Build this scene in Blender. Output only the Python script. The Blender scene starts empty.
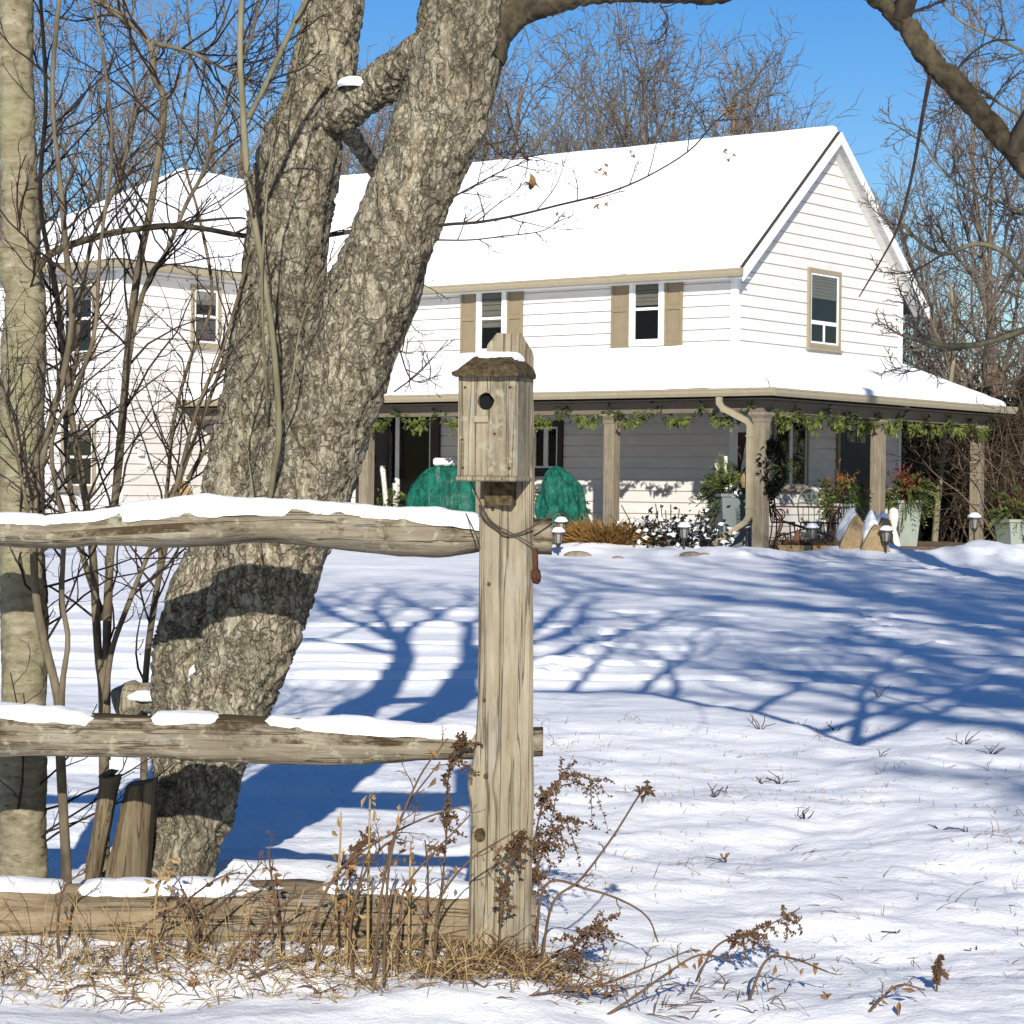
import bpy, math, random
import numpy as np
from mathutils import Vector, Matrix

D = bpy.data
SC = bpy.context.scene
COL = SC.collection
rnd = random.Random(7)
PI = math.pi

# ------------------------------------------------------------------ camera maths
FPX = 2218.0
PITCH = math.atan(25 / FPX)
ROLL = 0.011
CAMZ = 1.05
cr, sr = math.cos(ROLL), math.sin(ROLL)
F_ = np.array([0, math.cos(PITCH), -math.sin(PITCH)])
R0 = np.array([1.0, 0, 0]); U0 = np.array([0, math.sin(PITCH), math.cos(PITCH)])
RX = R0 * cr + U0 * sr
UP = U0 * cr - R0 * sr
CAMP = np.array([0, 0, CAMZ])

def ray(px, py):
    return F_ + RX * ((px - 512) / FPX) - UP * ((py - 512) / FPX)

def at(px, py, d):
    """place in the yard seen in the direction (px,py), d metres away along the view"""
    r = ray(px, py)
    return CAMP + r * (d / r[1])

def ground_hit(px, py, z=0.0):
    r = ray(px, py)
    return CAMP + r * ((z - CAMZ) / r[2])

# ------------------------------------------------------------------ noise (vectorised)
def _h(x, y, z, seed):
    n = (x * 374761393 + y * 668265263 + z * 1103515245 + seed * 362437) & 0xffffffff
    n = ((n ^ (n >> 13)) * 1274126177) & 0xffffffff
    n = ((n ^ (n >> 16)) * 2246822519) & 0xffffffff
    return ((n ^ (n >> 15)) & 0xffffff) / float(0xffffff)

def vnoise(P, seed=0):
    P = np.asarray(P, float)
    i = np.floor(P).astype(np.int64); f = P - i
    w = f * f * (3 - 2 * f)
    x, y, z = i[..., 0], i[..., 1], i[..., 2]
    u, v, t = w[..., 0], w[..., 1], w[..., 2]
    def L(a, b, k): return a + (b - a) * k
    c = [[[_h(x + a, y + b, z + e, seed) for e in (0, 1)] for b in (0, 1)] for a in (0, 1)]
    r = L(L(L(c[0][0][0], c[1][0][0], u), L(c[0][1][0], c[1][1][0], u), v),
          L(L(c[0][0][1], c[1][0][1], u), L(c[0][1][1], c[1][1][1], u), v), t)
    return r * 2 - 1

def fbm(P, octv=4, seed=0):
    P = np.asarray(P, float); s = 0; a = 1.0; tot = 0
    for o in range(octv):
        s = s + a * vnoise(P * (2 ** o), seed + o * 17); tot += a; a *= 0.5
    return s / tot

# ------------------------------------------------------------------ mesh collector
class MB:
    def __init__(self):
        self.v = []; self.q = []; self.t = []; self.ng = []; self.n = 0
    def add(self, V, quads=None, tris=None, ngons=None):
        V = np.asarray(V, float).reshape(-1, 3)
        if quads is not None and len(quads): self.q.append(np.asarray(quads, np.int64).reshape(-1, 4) + self.n)
        if tris is not None and len(tris): self.t.append(np.asarray(tris, np.int64).reshape(-1, 3) + self.n)
        for g in (ngons or []): self.ng.append([i + self.n for i in g])
        self.v.append(V); self.n += len(V)
    def box(self, x0, x1, y0, y1, z0, z1):
        V = [(x, y, z) for z in (z0, z1) for y in (y0, y1) for x in (x0, x1)]
        self.add(V, [(0, 2, 3, 1), (4, 5, 7, 6), (0, 1, 5, 4), (2, 6, 7, 3), (0, 4, 6, 2), (1, 3, 7, 5)])
    def bbox(self, x0, x1, y0, y1, z0, z1, b=0.01):
        """box with chamfered edges: 24 verts"""
        X = (x0, x1); Y = (y0, y1); Z = (z0, z1); V = []; idx = {}
        for i in (0, 1):
            for j in (0, 1):
                for k in (0, 1):
                    sx, sy, sz = (1 if i == 0 else -1), (1 if j == 0 else -1), (1 if k == 0 else -1)
                    idx[i, j, k, 'x'] = len(V); V.append((X[i], Y[j] + sy * b, Z[k] + sz * b))
                    idx[i, j, k, 'y'] = len(V); V.append((X[i] + sx * b, Y[j], Z[k] + sz * b))
                    idx[i, j, k, 'z'] = len(V); V.append((X[i] + sx * b, Y[j] + sy * b, Z[k]))
        f = []
        I = idx
        for i in (0, 1): f.append([I[i, 0, 0, 'x'], I[i, 1, 0, 'x'], I[i, 1, 1, 'x'], I[i, 0, 1, 'x']])
        for j in (0, 1): f.append([I[0, j, 0, 'y'], I[1, j, 0, 'y'], I[1, j, 1, 'y'], I[0, j, 1, 'y']])
        for k in (0, 1): f.append([I[0, 0, k, 'z'], I[1, 0, k, 'z'], I[1, 1, k, 'z'], I[0, 1, k, 'z']])
        for j in (0, 1):
            for k in (0, 1): f.append([I[0, j, k, 'y'], I[1, j, k, 'y'], I[1, j, k, 'z'], I[0, j, k, 'z']])
        for i in (0, 1):
            for k in (0, 1): f.append([I[i, 0, k, 'x'], I[i, 1, k, 'x'], I[i, 1, k, 'z'], I[i, 0, k, 'z']])
        for i in (0, 1):
            for j in (0, 1): f.append([I[i, j, 0, 'x'], I[i, j, 1, 'x'], I[i, j, 1, 'y'], I[i, j, 0, 'y']])
        t = [[I[i, j, k, 'x'], I[i, j, k, 'y'], I[i, j, k, 'z']] for i in (0, 1) for j in (0, 1) for k in (0, 1)]
        self.add(V, f, t)
    def tube(self, pts, rad, k=6, cap=True, prof=None, ref=None):
        pts = np.asarray(pts, float); n = len(pts)
        rad = np.broadcast_to(np.asarray(rad, float), (n,))
        T = np.gradient(pts, axis=0)
        T /= (np.linalg.norm(T, axis=1, keepdims=True) + 1e-9)
        if ref is None:
            m = pts[-1] - pts[0]
            a = np.argmin(np.abs(m)); ref = np.zeros(3); ref[a] = 1
        S = np.cross(T, ref); S /= (np.linalg.norm(S, axis=1, keepdims=True) + 1e-9)
        B = np.cross(T, S)
        th = np.arange(k) * 2 * PI / k
        if prof is None:
            ca, sa = np.cos(th), np.sin(th)
        else:
            ca, sa = prof
        V = pts[:, None, :] + rad[:, None, None] * (ca[None, :, None] * S[:, None, :] + sa[None, :, None] * B[:, None, :])
        i = np.arange(n - 1)[:, None] * k; j = np.arange(k)[None, :]; j2 = (j + 1) % k
        q = np.stack([i + j, i + j2, i + k + j2, i + k + j], -1).reshape(-1, 4)
        ng = [list(range(k))[::-1], [(n - 1) * k + a for a in range(k)]] if cap else None
        self.add(V.reshape(-1, 3), q, None, ng)
    def sheet(self, G):
        """G (a,b,3) grid of points"""
        G = np.asarray(G, float); a, b = G.shape[:2]
        i = np.arange(a - 1)[:, None] * b; j = np.arange(b - 1)[None, :]
        q = np.stack([i + j, i + j + 1, i + b + j + 1, i + b + j], -1).reshape(-1, 4)
        self.add(G.reshape(-1, 3), q)
    def lathe(self, prof, c=(0, 0, 0), k=16):
        V = []; th = np.arange(k) * 2 * PI / k
        for r, z in prof:
            V.append(np.stack([c[0] + r * np.cos(th), c[1] + r * np.sin(th), np.full(k, c[2] + z)], -1))
        V = np.array(V); n = len(prof)
        i = np.arange(n - 1)[:, None] * k; j = np.arange(k)[None, :]; j2 = (j + 1) % k
        q = np.stack([i + j, i + j2, i + k + j2, i + k + j], -1).reshape(-1, 4)
        self.add(V.reshape(-1, 3), q, None, [list(range(k))[::-1], [(n - 1) * k + a for a in range(k)]])
    def leaves(self, C, Dv, ln, wd, rng, bend=0.3):
        """pointed leaf quads at centres C (N,3) pointing along Dv (N,3)"""
        C = np.asarray(C, float); N = len(C)
        if N == 0: return
        Dv = np.asarray(Dv, float); Dv = Dv / (np.linalg.norm(Dv, axis=1, keepdims=True) + 1e-9)
        R = rng.normal(size=(N, 3)); S = np.cross(Dv, R); S /= (np.linalg.norm(S, axis=1, keepdims=True) + 1e-9)
        Nn = np.cross(Dv, S)
        ln = np.broadcast_to(np.asarray(ln, float), (N,))[:, None]; wd = np.broadcast_to(np.asarray(wd, float), (N,))[:, None]
        a = C; b = C + Dv * ln * .5 + S * wd * .5 + Nn * ln * bend * .3
        c = C + Dv * ln - Nn * ln * bend * .2; d = C + Dv * ln * .5 - S * wd * .5 + Nn * ln * bend * .3
        V = np.stack([a, b, c, d], 1).reshape(-1, 3)
        i = np.arange(N)[:, None] * 4
        self.add(V, None, np.concatenate([i + [[0, 1, 2]], i + [[0, 2, 3]]], 0))
    def blades(self, P, dv, ln, wd, rng, droop=.4):
        """thin curved blades: 3-segment ribbons from P along dv"""
        P = np.asarray(P, float); N = len(P)
        if N == 0: return
        dv = nrm_rows(np.asarray(dv, float)); ln = np.broadcast_to(np.asarray(ln, float), (N,))[:, None]
        S = nrm_rows(np.cross(dv, rng.normal(size=(N, 3)))); side = nrm_rows(rng.normal(size=(N, 3)) * [1, 1, 0])
        q = []
        for t, w_ in ((0, .8), (.38, 1.0), (.72, .7)):
            c = P + dv * ln * t + (side * .5 - [0, 0, 1]) * ln * droop * t * t
            q += [c - S * wd * w_ * .5, c + S * wd * w_ * .5]
        q.append(P + dv * ln + (side * .5 - [0, 0, 1]) * ln * droop)
        V = np.stack(q, 1).reshape(-1, 3); i = np.arange(N)[:, None] * 7
        self.add(V, np.concatenate([i + [[0, 1, 3, 2]], i + [[2, 3, 5, 4]]], 0), i + [[4, 5, 6]])
    def leaf(self, c, size, rng, up=(0, 0, 1), lobes=5):
        """one curled lobed leaf"""
        up = np.array(up, float) + rng.normal(size=3) * .25; up /= np.linalg.norm(up)
        a = np.cross(up, rng.normal(size=3)); a /= np.linalg.norm(a); b = np.cross(up, a); k = lobes * 4
        th = np.arange(k) * 2 * PI / k; r = size * (.62 + .38 * np.cos(th * lobes)) * (.75 + .25 * np.cos(th)) * rng.uniform(.85, 1.15, k)
        V = [c]
        for f in (.5, 1.0):
            V += [c + (a * math.cos(t) + b * math.sin(t)) * q * f + up * size * f * f * (.35 * math.sin(2 * t + 1) + .25) for t, q in zip(th, r)]
        self.add(V, [(1 + i, 1 + (i + 1) % k, 1 + k + (i + 1) % k, 1 + k + i) for i in range(k)], [(0, 1 + (i + 1) % k, 1 + i) for i in range(k)])
    def build(self, name, mat=None, parent=None, smooth=False, mats=None):
        me = D.meshes.new(name)
        V = np.concatenate(self.v) if self.v else np.zeros((0, 3))
        loops = []; tot = []
        for arr, k in ((self.q, 4), (self.t, 3)):
            if arr:
                A = np.concatenate(arr); loops.append(A.reshape(-1)); tot.append(np.full(len(A), k))
        for g in self.ng: loops.append(np.array(g)); tot.append(np.array([len(g)]))
        L = np.concatenate(loops).astype(np.int32); T = np.concatenate(tot).astype(np.int32)
        me.vertices.add(len(V)); me.vertices.foreach_set('co', V.astype(np.float32).ravel())
        me.loops.add(len(L)); me.loops.foreach_set('vertex_index', L)
        me.polygons.add(len(T))
        st = np.concatenate([[0], np.cumsum(T)[:-1]]).astype(np.int32)
        me.polygons.foreach_set('loop_start', st)
        me.polygons.foreach_set('use_smooth', np.full(len(T), bool(smooth)))
        me.update(calc_edges=True); me.validate()
        if mat is not None: me.materials.append(mat)
        o = D.objects.new(name, me); COL.objects.link(o)
        if parent is not None: o.parent = parent
        return o

def nrm_rows(a): return a / (np.linalg.norm(a, axis=1, keepdims=True) + 1e-9)
def tag(o, label, cat, group=None, kind=None):
    if label: o['label'] = label
    if cat: o['category'] = cat
    if group: o['group'] = group
    if kind: o['kind'] = kind
    return o

def thing(name, loc, label, cat, group=None, rz=0.0):
    o = D.objects.new(name, None); COL.objects.link(o)
    o.empty_display_size = 0.2
    o.location = Vector([float(a) for a in loc]); o.rotation_euler = (0, 0, rz)
    return tag(o, label, cat, group)

def copy_tree(o, parent=None):
    c = o.copy(); COL.objects.link(c)
    if parent is not None: c.parent = parent
    for ch in list(o.children): copy_tree(ch, c)
    return c

def smoothline(P, n):
    """Catmull-Rom through control rows P (m,k) -> n rows"""
    P = np.asarray(P, float); m = len(P)
    Q = np.vstack([2 * P[0] - P[1], P, 2 * P[-1] - P[-2]])
    out = []
    for t in np.linspace(0, m - 1 - 1e-6, n):
        i = int(t); f = t - i
        p0, p1, p2, p3 = Q[i], Q[i + 1], Q[i + 2], Q[i + 3]
        out.append(0.5 * (2 * p1 + (p2 - p0) * f + (2 * p0 - 5 * p1 + 4 * p2 - p3) * f * f + (3 * p1 - p0 - 3 * p2 + p3) * f ** 3))
    return np.array(out)

# ------------------------------------------------------------------ materials
class NT:
    def __init__(self, name):
        self.m = D.materials.new(name); self.m.use_nodes = True
        self.t = self.m.node_tree; self.b = self.t.nodes['Principled BSDF']
        self.b.inputs['Roughness'].default_value = 0.9
        self.b.inputs['Specular IOR Level'].default_value = 0.2
    def n(self, kind, **kw):
        nd = self.t.nodes.new(kind)
        for k, v in kw.items():
            if k.startswith('i_'):
                nd.inputs[k[2:].replace('_', ' ')].default_value = v
            else: setattr(nd, k, v)
        return nd
    def l(self, a, b): self.t.links.new(a, b)
    def coord(self, scale=(1, 1, 1), kind='Object'):
        tc = self.n('ShaderNodeTexCoord'); mp = self.n('ShaderNodeMapping')
        mp.inputs['Scale'].default_value = scale
        self.l(tc.outputs[kind], mp.inputs['Vector']); return mp.outputs[0]
    def noise(self, vec, scale, detail=5, rough=0.6, dist=0.0):
        nd = self.n('ShaderNodeTexNoise'); nd.inputs['Scale'].default_value = scale
        nd.inputs['Detail'].default_value = detail; nd.inputs['Roughness'].default_value = rough
        nd.inputs['Distortion'].default_value = dist
        if vec is not None: self.l(vec, nd.inputs['Vector'])
        return nd
    def ramp(self, fac, stops):
        r = self.n('ShaderNodeValToRGB'); e = r.color_ramp.elements
        while len(e) < len(stops): e.new(0.5)
        for el, (p, c) in zip(e, stops):
            el.position = p; el.color = (c[0], c[1], c[2], 1) if not isinstance(c, (int, float)) else (c, c, c, 1)
        self.l(fac, r.inputs[0]); return r.outputs[0]
    def mix(self, fac, a, b, mode='MIX'):
        m = self.n('ShaderNodeMix', data_type='RGBA', blend_type=mode)
        for s, x in ((m.inputs[0], fac), (m.inputs[6], a), (m.inputs[7], b)):
            if isinstance(x, (int, float)): s.default_value = x
            elif isinstance(x, tuple): s.default_value = (*x, 1) if len(x) == 3 else x
            else: self.l(x, s)
        return m.outputs[2]
    def math(self, op, a, b=0.0):
        m = self.n('ShaderNodeMath', operation=op)
        for s, x in ((m.inputs[0], a), (m.inputs[1], b)):
            if isinstance(x, (int, float)): s.default_value = x
            else: self.l(x, s)
        return m.outputs[0]
    def bump(self, h, strength=0.5, dist=0.01, prev=None):
        b = self.n('ShaderNodeBump'); b.inputs['Strength'].default_value = strength; b.inputs['Distance'].default_value = dist
        self.l(h, b.inputs['Height'])
        if prev is not None: self.l(prev, b.inputs['Normal'])
        return b.outputs[0]
    def done(self, col=None, nrm=None, rough=None):
        if col is not None:
            if isinstance(col, tuple): self.b.inputs['Base Color'].default_value = (*col, 1)
            else: self.l(col, self.b.inputs['Base Color'])
        if nrm is not None: self.l(nrm, self.b.inputs['Normal'])
        if rough is not None: self.b.inputs['Roughness'].default_value = rough
        return self.m

def kc(c, f=.62):
    return tuple(x * (.90 if min(c) > .5 else f) for x in c)
def m_mottle(name, c1, c2, scale=8, rough=0.85, bump=0.2, bd=0.005, stretch=(1, 1, 1), lo=0.35, hi=0.65, spec=None):
    c1, c2 = kc(c1), kc(c2)
    n = NT(name); v = n.coord(stretch); a = n.noise(v, scale)
    col = n.ramp(a.outputs[0], [(lo, c1), (hi, c2)])
    nr = n.bump(a.outputs[0], bump, bd) if bump else None
    if spec is not None: n.b.inputs['Specular IOR Level'].default_value = spec
    return n.done(col, nr, rough)

def m_snow(name='snow', big=1.0):
    n = NT(name); v = n.coord()
    a = n.noise(v, 14 * big, 8, .65); b = n.noise(v, 130 * big, 3, .6)
    col = n.ramp(n.noise(v, 1.3, 4).outputs[0], [(.3, (.80, .81, .83)), (.7, (.86, .86, .86))])
    nr = n.bump(a.outputs[0], .35, .02); nr = n.bump(b.outputs[0], .25, .004, nr)
    n.b.inputs['Specular IOR Level'].default_value = .25
    return n.done(col, nr, .75)

def m_bark(name, base, pale, dark, vs=34, zst=.38, lich=None, bumpd=.012, crack=.16):
    base, pale, dark = kc(base), kc(pale), kc(dark); lich = kc(lich) if lich else None
    n = NT(name); v = n.coord((1, 1, zst))
    dn = n.noise(v, vs * .5, 4, .6)
    vv = n.n('ShaderNodeVectorMath', operation='MULTIPLY_ADD')
    n.l(dn.outputs['Color'], vv.inputs[0]); vv.inputs[1].default_value = (.045,) * 3; n.l(v, vv.inputs[2])
    vo = n.n('ShaderNodeTexVoronoi', feature='DISTANCE_TO_EDGE'); vo.inputs['Scale'].default_value = vs
    n.l(vv.outputs[0], vo.inputs['Vector'])
    vc = n.n('ShaderNodeTexVoronoi', feature='F1'); vc.inputs['Scale'].default_value = vs
    n.l(vv.outputs[0], vc.inputs['Vector'])
    fine = n.noise(n.coord((1, 1, .7)), 75, 7, .78)
    med = n.noise(n.coord(), 9, 5, .65)
    tone = n.math('ADD', n.math('MULTIPLY', vc.outputs['Color'], .25), n.math('MULTIPLY', fine.outputs[0], .75))
    col = n.ramp(tone, [(.34, tuple(.35 * c for c in base)), (.44, base), (.62, pale)])
    if lich: col = n.mix(n.ramp(med.outputs[0], [(.5, 0.0), (.66, .75)]), col, lich)
    cm = n.ramp(vo.outputs['Distance'], [(0.0, 1.0), (crack, 0.0)])
    brk = n.ramp(n.noise(v, vs * .35, 4).outputs[0], [(.38, .15), (.62, 1.0)])
    cm2 = n.math('MULTIPLY', cm, brk)
    # long furrows running up the bole, irregular in width
    lv = n.n('ShaderNodeVectorMath', operation='MULTIPLY_ADD'); n.l(n.noise(n.coord(), 5, 4, .65).outputs['Color'], lv.inputs[0]); lv.inputs[1].default_value = (.22,) * 3
    n.l(n.coord((1, 1, .13)), lv.inputs[2])
    lvo = n.n('ShaderNodeTexVoronoi', feature='DISTANCE_TO_EDGE'); lvo.inputs['Scale'].default_value = vs * .26; n.l(lv.outputs[0], lvo.inputs['Vector'])
    fur = n.ramp(n.math('ADD', lvo.outputs['Distance'], n.math('MULTIPLY', n.math('SUBTRACT', fine.outputs[0], .5), .10)), [(.0, 1.0), (.11, 0.0)])
    cm2 = n.math('MAXIMUM', n.math('MULTIPLY', cm2, .55), n.math('MULTIPLY', fur, .75))
    bigt = n.noise(n.coord((1, 1, .45)), 3.2, 4, .6)
    col = n.mix(n.ramp(bigt.outputs[0], [(.42, 0.0), (.62, .5)]), col, tuple(.42 * c for c in base))
    col = n.mix(cm2, col, dark)
    h = n.math('ADD', n.math('SUBTRACT', 1.0, cm2), n.math('MULTIPLY', fine.outputs[0], .5))
    nr = n.bump(h, .9, bumpd)
    return n.done(col, nr, .92)

def m_wood(name, axis, base, pale, dark, lich=None, k=1.0, moss=None):
    """weathered grey wood, grain along axis"""
    base, pale, dark = kc(base), kc(pale), kc(dark); lich = kc(lich) if lich else None
    n = NT(name)
    st = {'x': (.06, 1, 1), 'y': (1, .06, 1), 'z': (1, 1, .06)}[axis]
    v = n.coord(st)
    g = n.noise(v, 55 * k, 7, .7, .3); g2 = n.noise(v, 160 * k, 4, .7)
    big = n.noise(n.coord(), 5, 4, .6)
    tone = n.math('ADD', n.math('MULTIPLY', g.outputs[0], .75), n.math('MULTIPLY', g2.outputs[0], .25))
    col = n.ramp(tone, [(.33, dark), (.43, base), (.62, pale)])
    col = n.mix(n.ramp(big.outputs[0], [(.35, .0), (.7, .45)]), col, tuple(c * .55 for c in base))
    cr_ = n.noise(n.coord({'x': (.018, 1, 1), 'y': (1, .018, 1), 'z': (1, 1, .018)}[axis]), 30 * k, 3, .55)
    crk = n.ramp(cr_.outputs[0], [(.485, 0.0), (.5, 1.0), (.515, 0.0)])
    col = n.mix(n.math('MULTIPLY', crk, .8), col, tuple(.25 * c for c in dark))
    st2 = tuple(.18 if x < 1 else 1 for x in st)
    wz = n.noise(n.coord(st2), 11, 6, .75)
    col = n.mix(n.ramp(wz.outputs[0], [(.50, 0.0), (.66, .75)]), col, tuple(c * .9 + .01 for c in dark))
    col = n.mix(n.ramp(n.noise(n.coord(st2), 17, 5, .7).outputs[0], [(.56, 0.0), (.68, .55)]), col, tuple(sum(pale) / 3 * q for q in (1.02, 1.0, .93)))
    if lich: col = n.mix(n.ramp(n.noise(n.coord(), 26, 5, .7).outputs[0], [(.56, 0.0), (.62, .8)]), col, lich)
    if moss:
        ge = n.n('ShaderNodeNewGeometry'); sx = n.n('ShaderNodeSeparateXYZ'); n.l(ge.outputs['True Normal'], sx.inputs[0])
        up = n.math('ADD', n.math('MULTIPLY', sx.outputs[2], .30), n.noise(n.coord((.5, 1, 1)), 17, 6, .75).outputs[0])
        col = n.mix(n.ramp(up, [(.585, 0.0), (.72, .95)]), col, moss)
    h = n.math('SUBTRACT', tone, n.math('MULTIPLY', crk, .5))
    return n.done(col, n.bump(h, .8, .008), .95)

def m_plain(name, c, rough=.6, spec=.3, metal=0.0):
    c = kc(c)
    n = NT(name); v = n.coord(); a = n.noise(v, 7, 4)
    col = n.ramp(a.outputs[0], [(.3, tuple(x * .86 for x in c)), (.7, c)])
    n.b.inputs['Specular IOR Level'].default_value = spec; n.b.inputs['Metallic'].default_value = metal
    return n.done(col, n.bump(a.outputs[0], .08, .004), rough)

M = {}
M['snow'] = m_snow('snow')
M['siding'] = m_mottle('white_siding', (.64, .605, .57), (.71, .68, .645), 2.2, .55, .05, .003, (1, 1, 3))
M['trim'] = m_plain('white_trim', (.82, .82, .80), .5)
M['soffit'] = m_plain('soffit_vinyl', (.70, .69, .66), .6)
M['gutter'] = m_plain('beige_gutter', (.50, .43, .29), .45)
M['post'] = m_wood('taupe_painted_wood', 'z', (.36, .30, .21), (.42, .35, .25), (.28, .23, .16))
M['shutter'] = m_plain('tan_shutter', (.36, .285, .18), .6)
M['tanframe'] = m_plain('tan_window_frame', (.44, .37, .26), .6)
M['brownframe'] = m_plain('brown_trim', (.07, .045, .035), .6)
M['shingle'] = m_mottle('dark_shingles', (.035, .03, .028), (.09, .08, .07), 40, .95, .6, .01)
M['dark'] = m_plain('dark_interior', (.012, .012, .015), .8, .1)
M['blind'] = m_plain('pale_blind', (.30, .29, .26), .8)
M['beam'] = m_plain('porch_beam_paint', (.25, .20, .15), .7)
M['deck'] = m_wood('porch_deck_boards', 'x', (.20, .145, .095), (.28, .21, .14), (.10, .07, .05))
M['door'] = m_plain('dark_door', (.02, .018, .018), .4)
def m_glass():
    m = D.materials.new('window_glass'); m.use_nodes = True; t = m.node_tree; t.nodes.clear()
    o = t.nodes.new('ShaderNodeOutputMaterial'); mx = t.nodes.new('ShaderNodeMixShader')
    tr = t.nodes.new('ShaderNodeBsdfTransparent'); gl = t.nodes.new('ShaderNodeBsdfGlossy'); fr = t.nodes.new('ShaderNodeFresnel')
    gl.inputs['Roughness'].default_value = .03; fr.inputs['IOR'].default_value = 1.45
    tr.inputs['Color'].default_value = (.88, .88, .86, 1)
    ml = t.nodes.new('ShaderNodeMath'); ml.operation = 'MULTIPLY'; ml.inputs[1].default_value = .10
    t.links.new(fr.outputs[0], ml.inputs[0]); t.links.new(ml.outputs[0], mx.inputs[0]); t.links.new(tr.outputs[0], mx.inputs[1]); t.links.new(gl.outputs[0], mx.inputs[2])
    t.links.new(mx.outputs[0], o.inputs[0]); return m
M['glass'] = m_glass()
M['maple'] = m_bark('maple_bark', (.34, .285, .19), (.64, .58, .44), (.03, .022, .014), 78, .42, (.52, .495, .365), .009, .14)
def m_birch():
    n = NT('grey_sapling_bark'); v = n.coord((1, 1, 2.6)); a = n.noise(v, 16, 7, .7, .4); b = n.noise(n.coord((1, 1, .5)), 7, 5, .65); c = n.noise(n.coord(), 110, 4, .7)
    col = n.ramp(a.outputs[0], [(.30, (.09, .07, .04)), (.42, (.155, .13, .08)), (.58, (.225, .20, .135)), (.74, (.36, .33, .25))])
    col = n.mix(n.ramp(b.outputs[0], [(.5, 0.0), (.62, .55)]), col, (.19, .19, .10))
    col = n.mix(n.ramp(n.noise(n.coord((1, 1, 5)), 24, 3).outputs[0], [(.64, 0.0), (.68, .8)]), col, (.07, .05, .03))
    h = n.math('ADD', a.outputs[0], n.math('MULTIPLY', c.outputs[0], .4))
    return n.done(col, n.bump(h, .7, .006), .9)
M['birch'] = m_birch()
M['limb'] = m_mottle('dark_limb_bark', (.035, .028, .018), (.16, .13, .08), 22, .95, .6, .008, (1, 1, 1), .35, .75)
M['stem'] = m_mottle('shrub_stem_bark', (.10, .075, .05), (.24, .20, .13), 30, .9, .4, .004, (1, 1, .3))
M['olive'] = m_mottle('olive_bark', (.17, .15, .09), (.30, .27, .17), 24, .9, .4, .004, (1, 1, .3))
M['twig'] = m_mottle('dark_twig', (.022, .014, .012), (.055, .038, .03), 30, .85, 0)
M['twigbrown'] = m_mottle('brown_twig', (.07, .048, .032), (.15, .11, .075), 6, .9, 0)
M['bgtrunk'] = m_mottle('far_bark', (.13, .095, .065), (.25, .19, .13), 3, .95, .3, .03, (1, 1, .2))
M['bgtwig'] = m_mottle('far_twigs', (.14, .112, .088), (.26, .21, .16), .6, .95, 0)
M['woods'] = m_mottle('far_woods_brush', (.05, .033, .022), (.13, .088, .055), .5, .95, 0)
M['railtan'] = m_wood('tan_rail_wood', 'x', (.30, .225, .135), (.46, .37, .25), (.08, .05, .03), None, .8)
M['rail'] = m_wood('weathered_rail_wood', 'x', (.26, .215, .15), (.43, .38, .28), (.07, .045, .027), (.42, .41, .29), moss=(.045, .030, .014))
M['fpost'] = m_wood('weathered_post_wood', 'z', (.37, .31, .21), (.52, .46, .34), (.15, .11, .065))
M['nest'] = m_wood('birdhouse_boards', 'z', (.36, .30, .20), (.52, .46, .33), (.14, .10, .06), (.42, .41, .30))
M['oldlog'] = m_wood('old_split_log', 'z', (.22, .165, .095), (.36, .29, .18), (.06, .04, .022), None)
M['moss'] = m_mottle('mossy_old_roof', (.035, .025, .015), (.16, .12, .06), 60, .95, .8, .008)
M['rust'] = m_mottle('rusty_iron', (.05, .02, .012), (.13, .05, .025), 50, .8, .4, .003)
M['wire'] = m_plain('rusty_wire', (.10, .07, .05), .7)
M['straw'] = m_mottle('dry_straw', (.33, .22, .09), (.52, .38, .19), 9, .9, 0)
M['weed'] = m_mottle('dead_weed', (.11, .06, .035), (.21, .125, .07), 14, .9, 0)
M['weedstem'] = m_mottle('red_brown_stem', (.10, .06, .038), (.20, .125, .075), 14, .8, 0)
M['leafbrown'] = m_mottle('dead_leaf', (.24, .12, .05), (.40, .24, .11), 20, .85, 0)
M['grass'] = m_mottle('ornamental_grass', (.28, .14, .035), (.46, .26, .08), 5, .9, 0)
M['green'] = m_mottle('cedar_sprigs', (.03, .055, .015), (.10, .13, .035), 9, .8, 0)
M['yellowgreen'] = m_mottle('bright_and_sunlit_cedar', (.10, .14, .03), (.24, .27, .07), 9, .8, 0)  # bright planter sprigs; on the garlands, sunlight painted into the leaf colour
M['evergreen'] = m_mottle('dark_spruce', (.008, .012, .006), (.03, .035, .015), 2, .9, 0)
M['redberry'] = m_mottle('red_foliage', (.12, .02, .015), (.22, .05, .03), 14, .8, 0)
M['orangefol'] = m_mottle('rust_foliage', (.16, .065, .02), (.28, .13, .05), 14, .8, 0)
def m_net():
    n = NT('green_net'); v = n.coord((1, 1, .5)); a = n.noise(v, 9, 6, .7); f = n.noise(n.coord((1, 1, .6)), 75, 3, .6)
    col = n.ramp(a.outputs[0], [(.3, (.0, .055, .042)), (.7, (.015, .17, .115))])
    n.b.inputs['Alpha'].default_value = 1
    n.l(n.ramp(n.math('ADD', n.math('MULTIPLY', f.outputs[0], .6), n.math('MULTIPLY', a.outputs[0], .4)), [(.40, .35), (.56, 1.0)]), n.b.inputs['Alpha'])
    return n.done(col, n.bump(n.math('ADD', a.outputs[0], f.outputs[0]), .7, .03), .7)
M['tarp'] = m_net()
M['planter'] = m_plain('grey_planter', (.25, .29, .30), .6)
M['planterpale'] = m_plain('pale_green_planter', (.40, .45, .38), .6)
M['birchlog'] = m_mottle('birch_log', (.62, .56, .50), (.80, .76, .70), 14, .8, .2, .004, (1, 1, 4))
M['iron'] = m_plain('black_iron', (.02, .017, .016), .5)
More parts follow.
